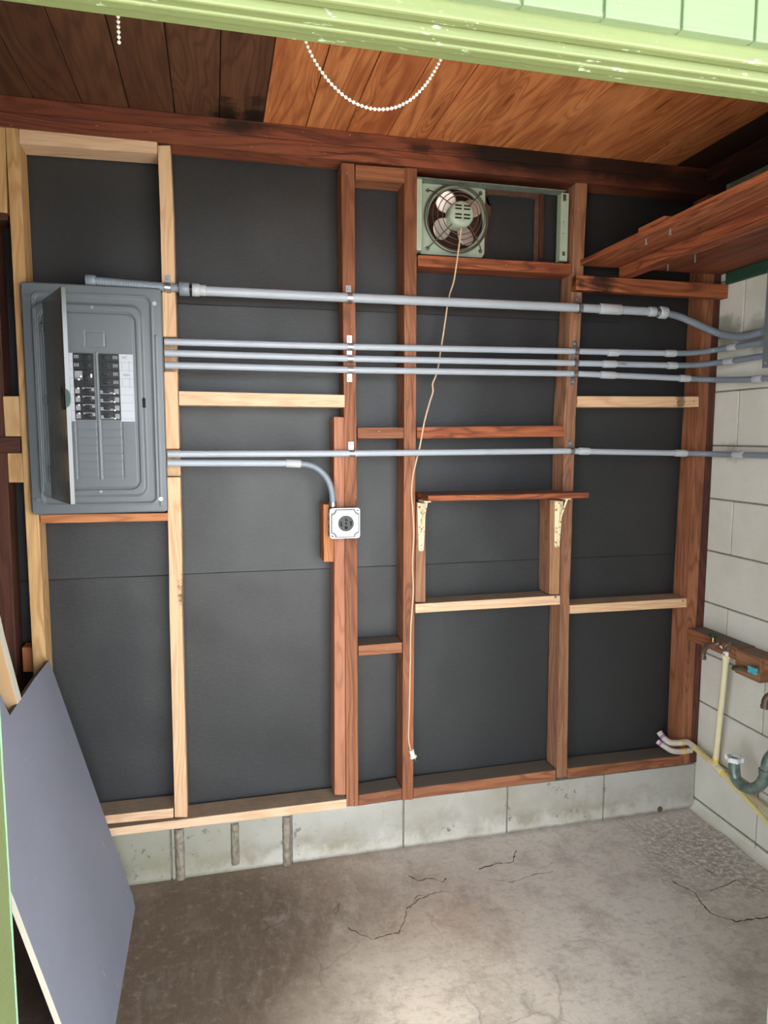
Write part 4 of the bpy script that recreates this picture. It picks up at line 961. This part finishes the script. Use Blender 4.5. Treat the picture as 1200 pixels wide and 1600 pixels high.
# yellowed waste pipes
t = thing('waste_pipe', 'yellowed plastic pipe sloping along the foot of right wall', 'pipe', (-.1, -.3, .2))
ya, yt, ye = up(1083, 1166, Y=-.012), up(1118, 1196, X=-.058), up(1212, 1298, X=-.088)
tubeobj('pipe', [ya, yt], .0108, 'cpvc', t, 18); tubeobj('pipe', [yt, ye], .0095, 'cpvc', t, 18)
dv = (yt-ya).normalized(); coupling(t, yt-dv*.035, yt+dv*.012, .0138, 'cream', 'tee'); dv2 = (ye-yt).normalized(); coupling(t, yt+dv2*.01, yt+dv2*.045, .0138, 'cream', 'tee')
coupling(t, yt+dv2*.044, yt+dv2*.052, .0125, 'glue', 'glue_ring'); coupling(t, ya-dv*.004, ya+dv*.008, .0128, 'glue', 'glue_ring')
up_a = [up(1030,1144,Y=.03), up(1037,1153,Y=.01), up(1047,1160,Y=-.014), up(1062,1160.5,Y=-.02), up(1074,1159.5,Y=-.02), up(1083,1166,Y=-.014)]
tubeobj('elbow', smoothpath(up_a, 6), .0115, 'dpvc', t, 16)
lo_a = [up(1027,1158,Y=.03), up(1038,1166,Y=.01), up(1050,1173,Y=-.014), up(1064,1174,Y=-.02), up(1080,1172,Y=-.016)]
tubeobj('elbow', smoothpath(lo_a, 6), .0108, 'dpvc', t, 16)
for p_, q_, m_ in ((up(1034,1149,Y=.018), up(1037,1153,Y=.010), 'purple'), (up(1031,1161,Y=.022), up(1034,1163,Y=.016), 'purple'), (up(1063,1160.5,Y=-.02), up(1067,1160,Y=-.02), 'glue'), (up(1067,1174,Y=-.02), up(1070,1173.6,Y=-.02), 'glue')):
    coupling(t, p_, q_, .0122, m_, 'glue_ring')
t = thing('waste_pipe', 'second cream pipe close to wall behind the yellowed pipe', 'pipe', (-.03, -.3, .2))
tubeobj('pipe', [up(1088,1168,X=-.018), up(1121,1199,X=-.02), up(1214,1279,X=-.028)], .0105, 'cream', t, 16)
# P-trap
t = thing('sink_trap', 'green tarnished sink trap with a white nut below the tap', 'drain trap', (-.15, -.4, .3))
XT = -.15
U = [up(1147.5,1186,X=XT), up(1147.5,1203,X=XT), up(1151,1219,X=XT), up(1162,1229,X=XT), up(1176,1232,X=XT), up(1188,1226,X=XT), up(1195,1214,X=XT), up(1197,1204,X=XT)]
tubeobj('bend', smoothpath(U, 7), .0182, 'trap', t, 22)
tubeobj('collar', [up(1197.5,1209,X=XT), up(1198,1203,X=XT)], .024, 'trap', t, 22)
tubeobj('outlet_pipe', smoothpath([up(1198,1205,X=XT), up(1200,1192,X=XT), up(1207,1181,X=XT+.01), up(1222,1175,X=XT+.03), Vector((-.002, -.62, .46))], 7), .0195, 'trap', t, 22)
q = up(1147.3, 1184, X=XT); bm = bmesh.new(); N = 40; rings = []
for zz, f0 in ((-.012, 1), (.004, 1.02)):
    rings.append([bm.verts.new(q+Vector(((.0225+(.007 if (k % 7) in (0,) else 0))*f0*math.cos(2*math.pi*k/N), (.0225+(.007 if (k % 7) in (0,) else 0))*f0*math.sin(2*math.pi*k/N), zz))) for k in range(N)])
rings.append([bm.verts.new(q+Vector((.0175*math.cos(2*math.pi*k/N), .0175*math.sin(2*math.pi*k/N), .005))) for k in range(N)])
rings.append([bm.verts.new(q+Vector((.0165*math.cos(2*math.pi*k/N), .0165*math.sin(2*math.pi*k/N), -.006))) for k in range(N)])
for A, B in zip(rings, rings[1:]):
    for k in range(N): bm.faces.new((A[k], A[(k+1) % N], B[(k+1) % N], B[k]))
bm.faces.new(rings[0])
emit('nut', bm, M['nut'], t)
bm = bmesh.new(); tube(bm, [q+Vector((0, 0, -.006)), q+Vector((0, 0, -.0045))], .016, 20); emit('opening', bm, M['trap'], t)
# drain hole in the stem wall
bm = bmesh.new(); p = up(1031, 1264, Y=.004); disc(bm, (p.x, .012), .0115, .0015, .01, 20); tag(emit('weep_hole', bm, M['crack']), 'small dark round hole low in the block stem near right corner', 'hole')
# ================================================================== LEANING BOARDS (left)
def plane_pt(Y, Z, off=0):           # sheet leans left at slope .3
    return Vector((-2.140-.3*Z, Y, Z))+Vector((-1, 0, -.3)).normalized()*off
poly = [(-.118, .002), (-.1, .03), (-.016, .798), (-.20, .800), (-.458, .794), (-.462, .86), (-.475, 1.18), (-.79, 1.18), (-.80, .54), (-.845, .002)]
bm = bmesh.new(); A = [bm.verts.new(plane_pt(y, z)) for y, z in poly]; B = [bm.verts.new(plane_pt(y, z, .0125)) for y, z in poly]; n = len(poly)
bm.faces.new(A); bm.faces.new(B)
for i in range(n):
    f = bm.faces.new((A[i], A[(i+1) % n], B[(i+1) % n], B[i])); f.material_index = 1 if 2 <= i <= 4 else 2
tag(emit('wall_board', bm, [M['sheet'], M['brownpaper'], M['ptop']], bevel=.0008), 'large blue grey wallboard offcut leaning by the left doorway', 'wallboard')
bm = bmesh.new(); rows = [((30,1140),(38,1136)),((17,1118),(29,1106)),((0,1085),(0.5,1000)),((-60,960),(-40,820))]
loft(bm, [(tuple(px(*a, -.385)), tuple(px(*b, -.385))) for a, b in rows], -.385, -.345)
for f in bm.faces:
    f.normal_update(); f.material_index = 1 if abs(f.normal.y) < .5 else 0
o = emit('leaning_plank', bm, [M['tan'], M['ptop']], bevel=.001); tag(o, 'tan plank with cream painted side leaning behind the grey wallboard', 'plank')
# ================================================================== BEAD CHAIN
bm = bmesh.new(); t0 = smoothpath([up(u, v, Y=-1.2) for u, v in ((476,58),(482,75),(495,100),(515,128),(543,154),(570,167),(594,171),(620,167),(645,153),(668,128),(686,98),(694,80))], 12)
def beads(bm, path, step=.0069, r=.0027):
    acc = 0; bmesh.ops.create_uvsphere(bm, u_segments=8, v_segments=6, radius=r, matrix=Matrix.Translation(path[0]))
    for a, b in zip(path, path[1:]):
        L_ = (b-a).length; 
        while acc+L_ >= step:
            t_ = (step-acc)/L_; a = a.lerp(b, t_); L_ = (b-a).length; acc = 0
            bmesh.ops.create_uvsphere(bm, u_segments=8, v_segments=6, radius=r, matrix=Matrix.Translation(a))
        acc += L_
beads(bm, t0); tube(bm, t0, .0006, 5)
hA, hB = t0[0], t0[-1]
for h in (hA, hB): beads(bm, [h, Vector((h.x, h.y, 2.45))]); tube(bm, [h, Vector((h.x, h.y, 2.466))], .0006, 5)
tag(emit('bead_chain', bm, M['bead'], smooth=True), 'long white bead chain hanging in a loop below the ceiling', 'chain')
bm = bmesh.new(); q = up(186, 66, Y=-1.2); beads(bm, [q, Vector((q.x-.001, q.y, 2.45))]); tube(bm, [q, Vector((q.x-.001, q.y, 2.466))], .0006, 5)
tag(emit('bead_chain', bm, M['bead'], smooth=True), 'short straight end of white bead chain at upper left', 'chain')
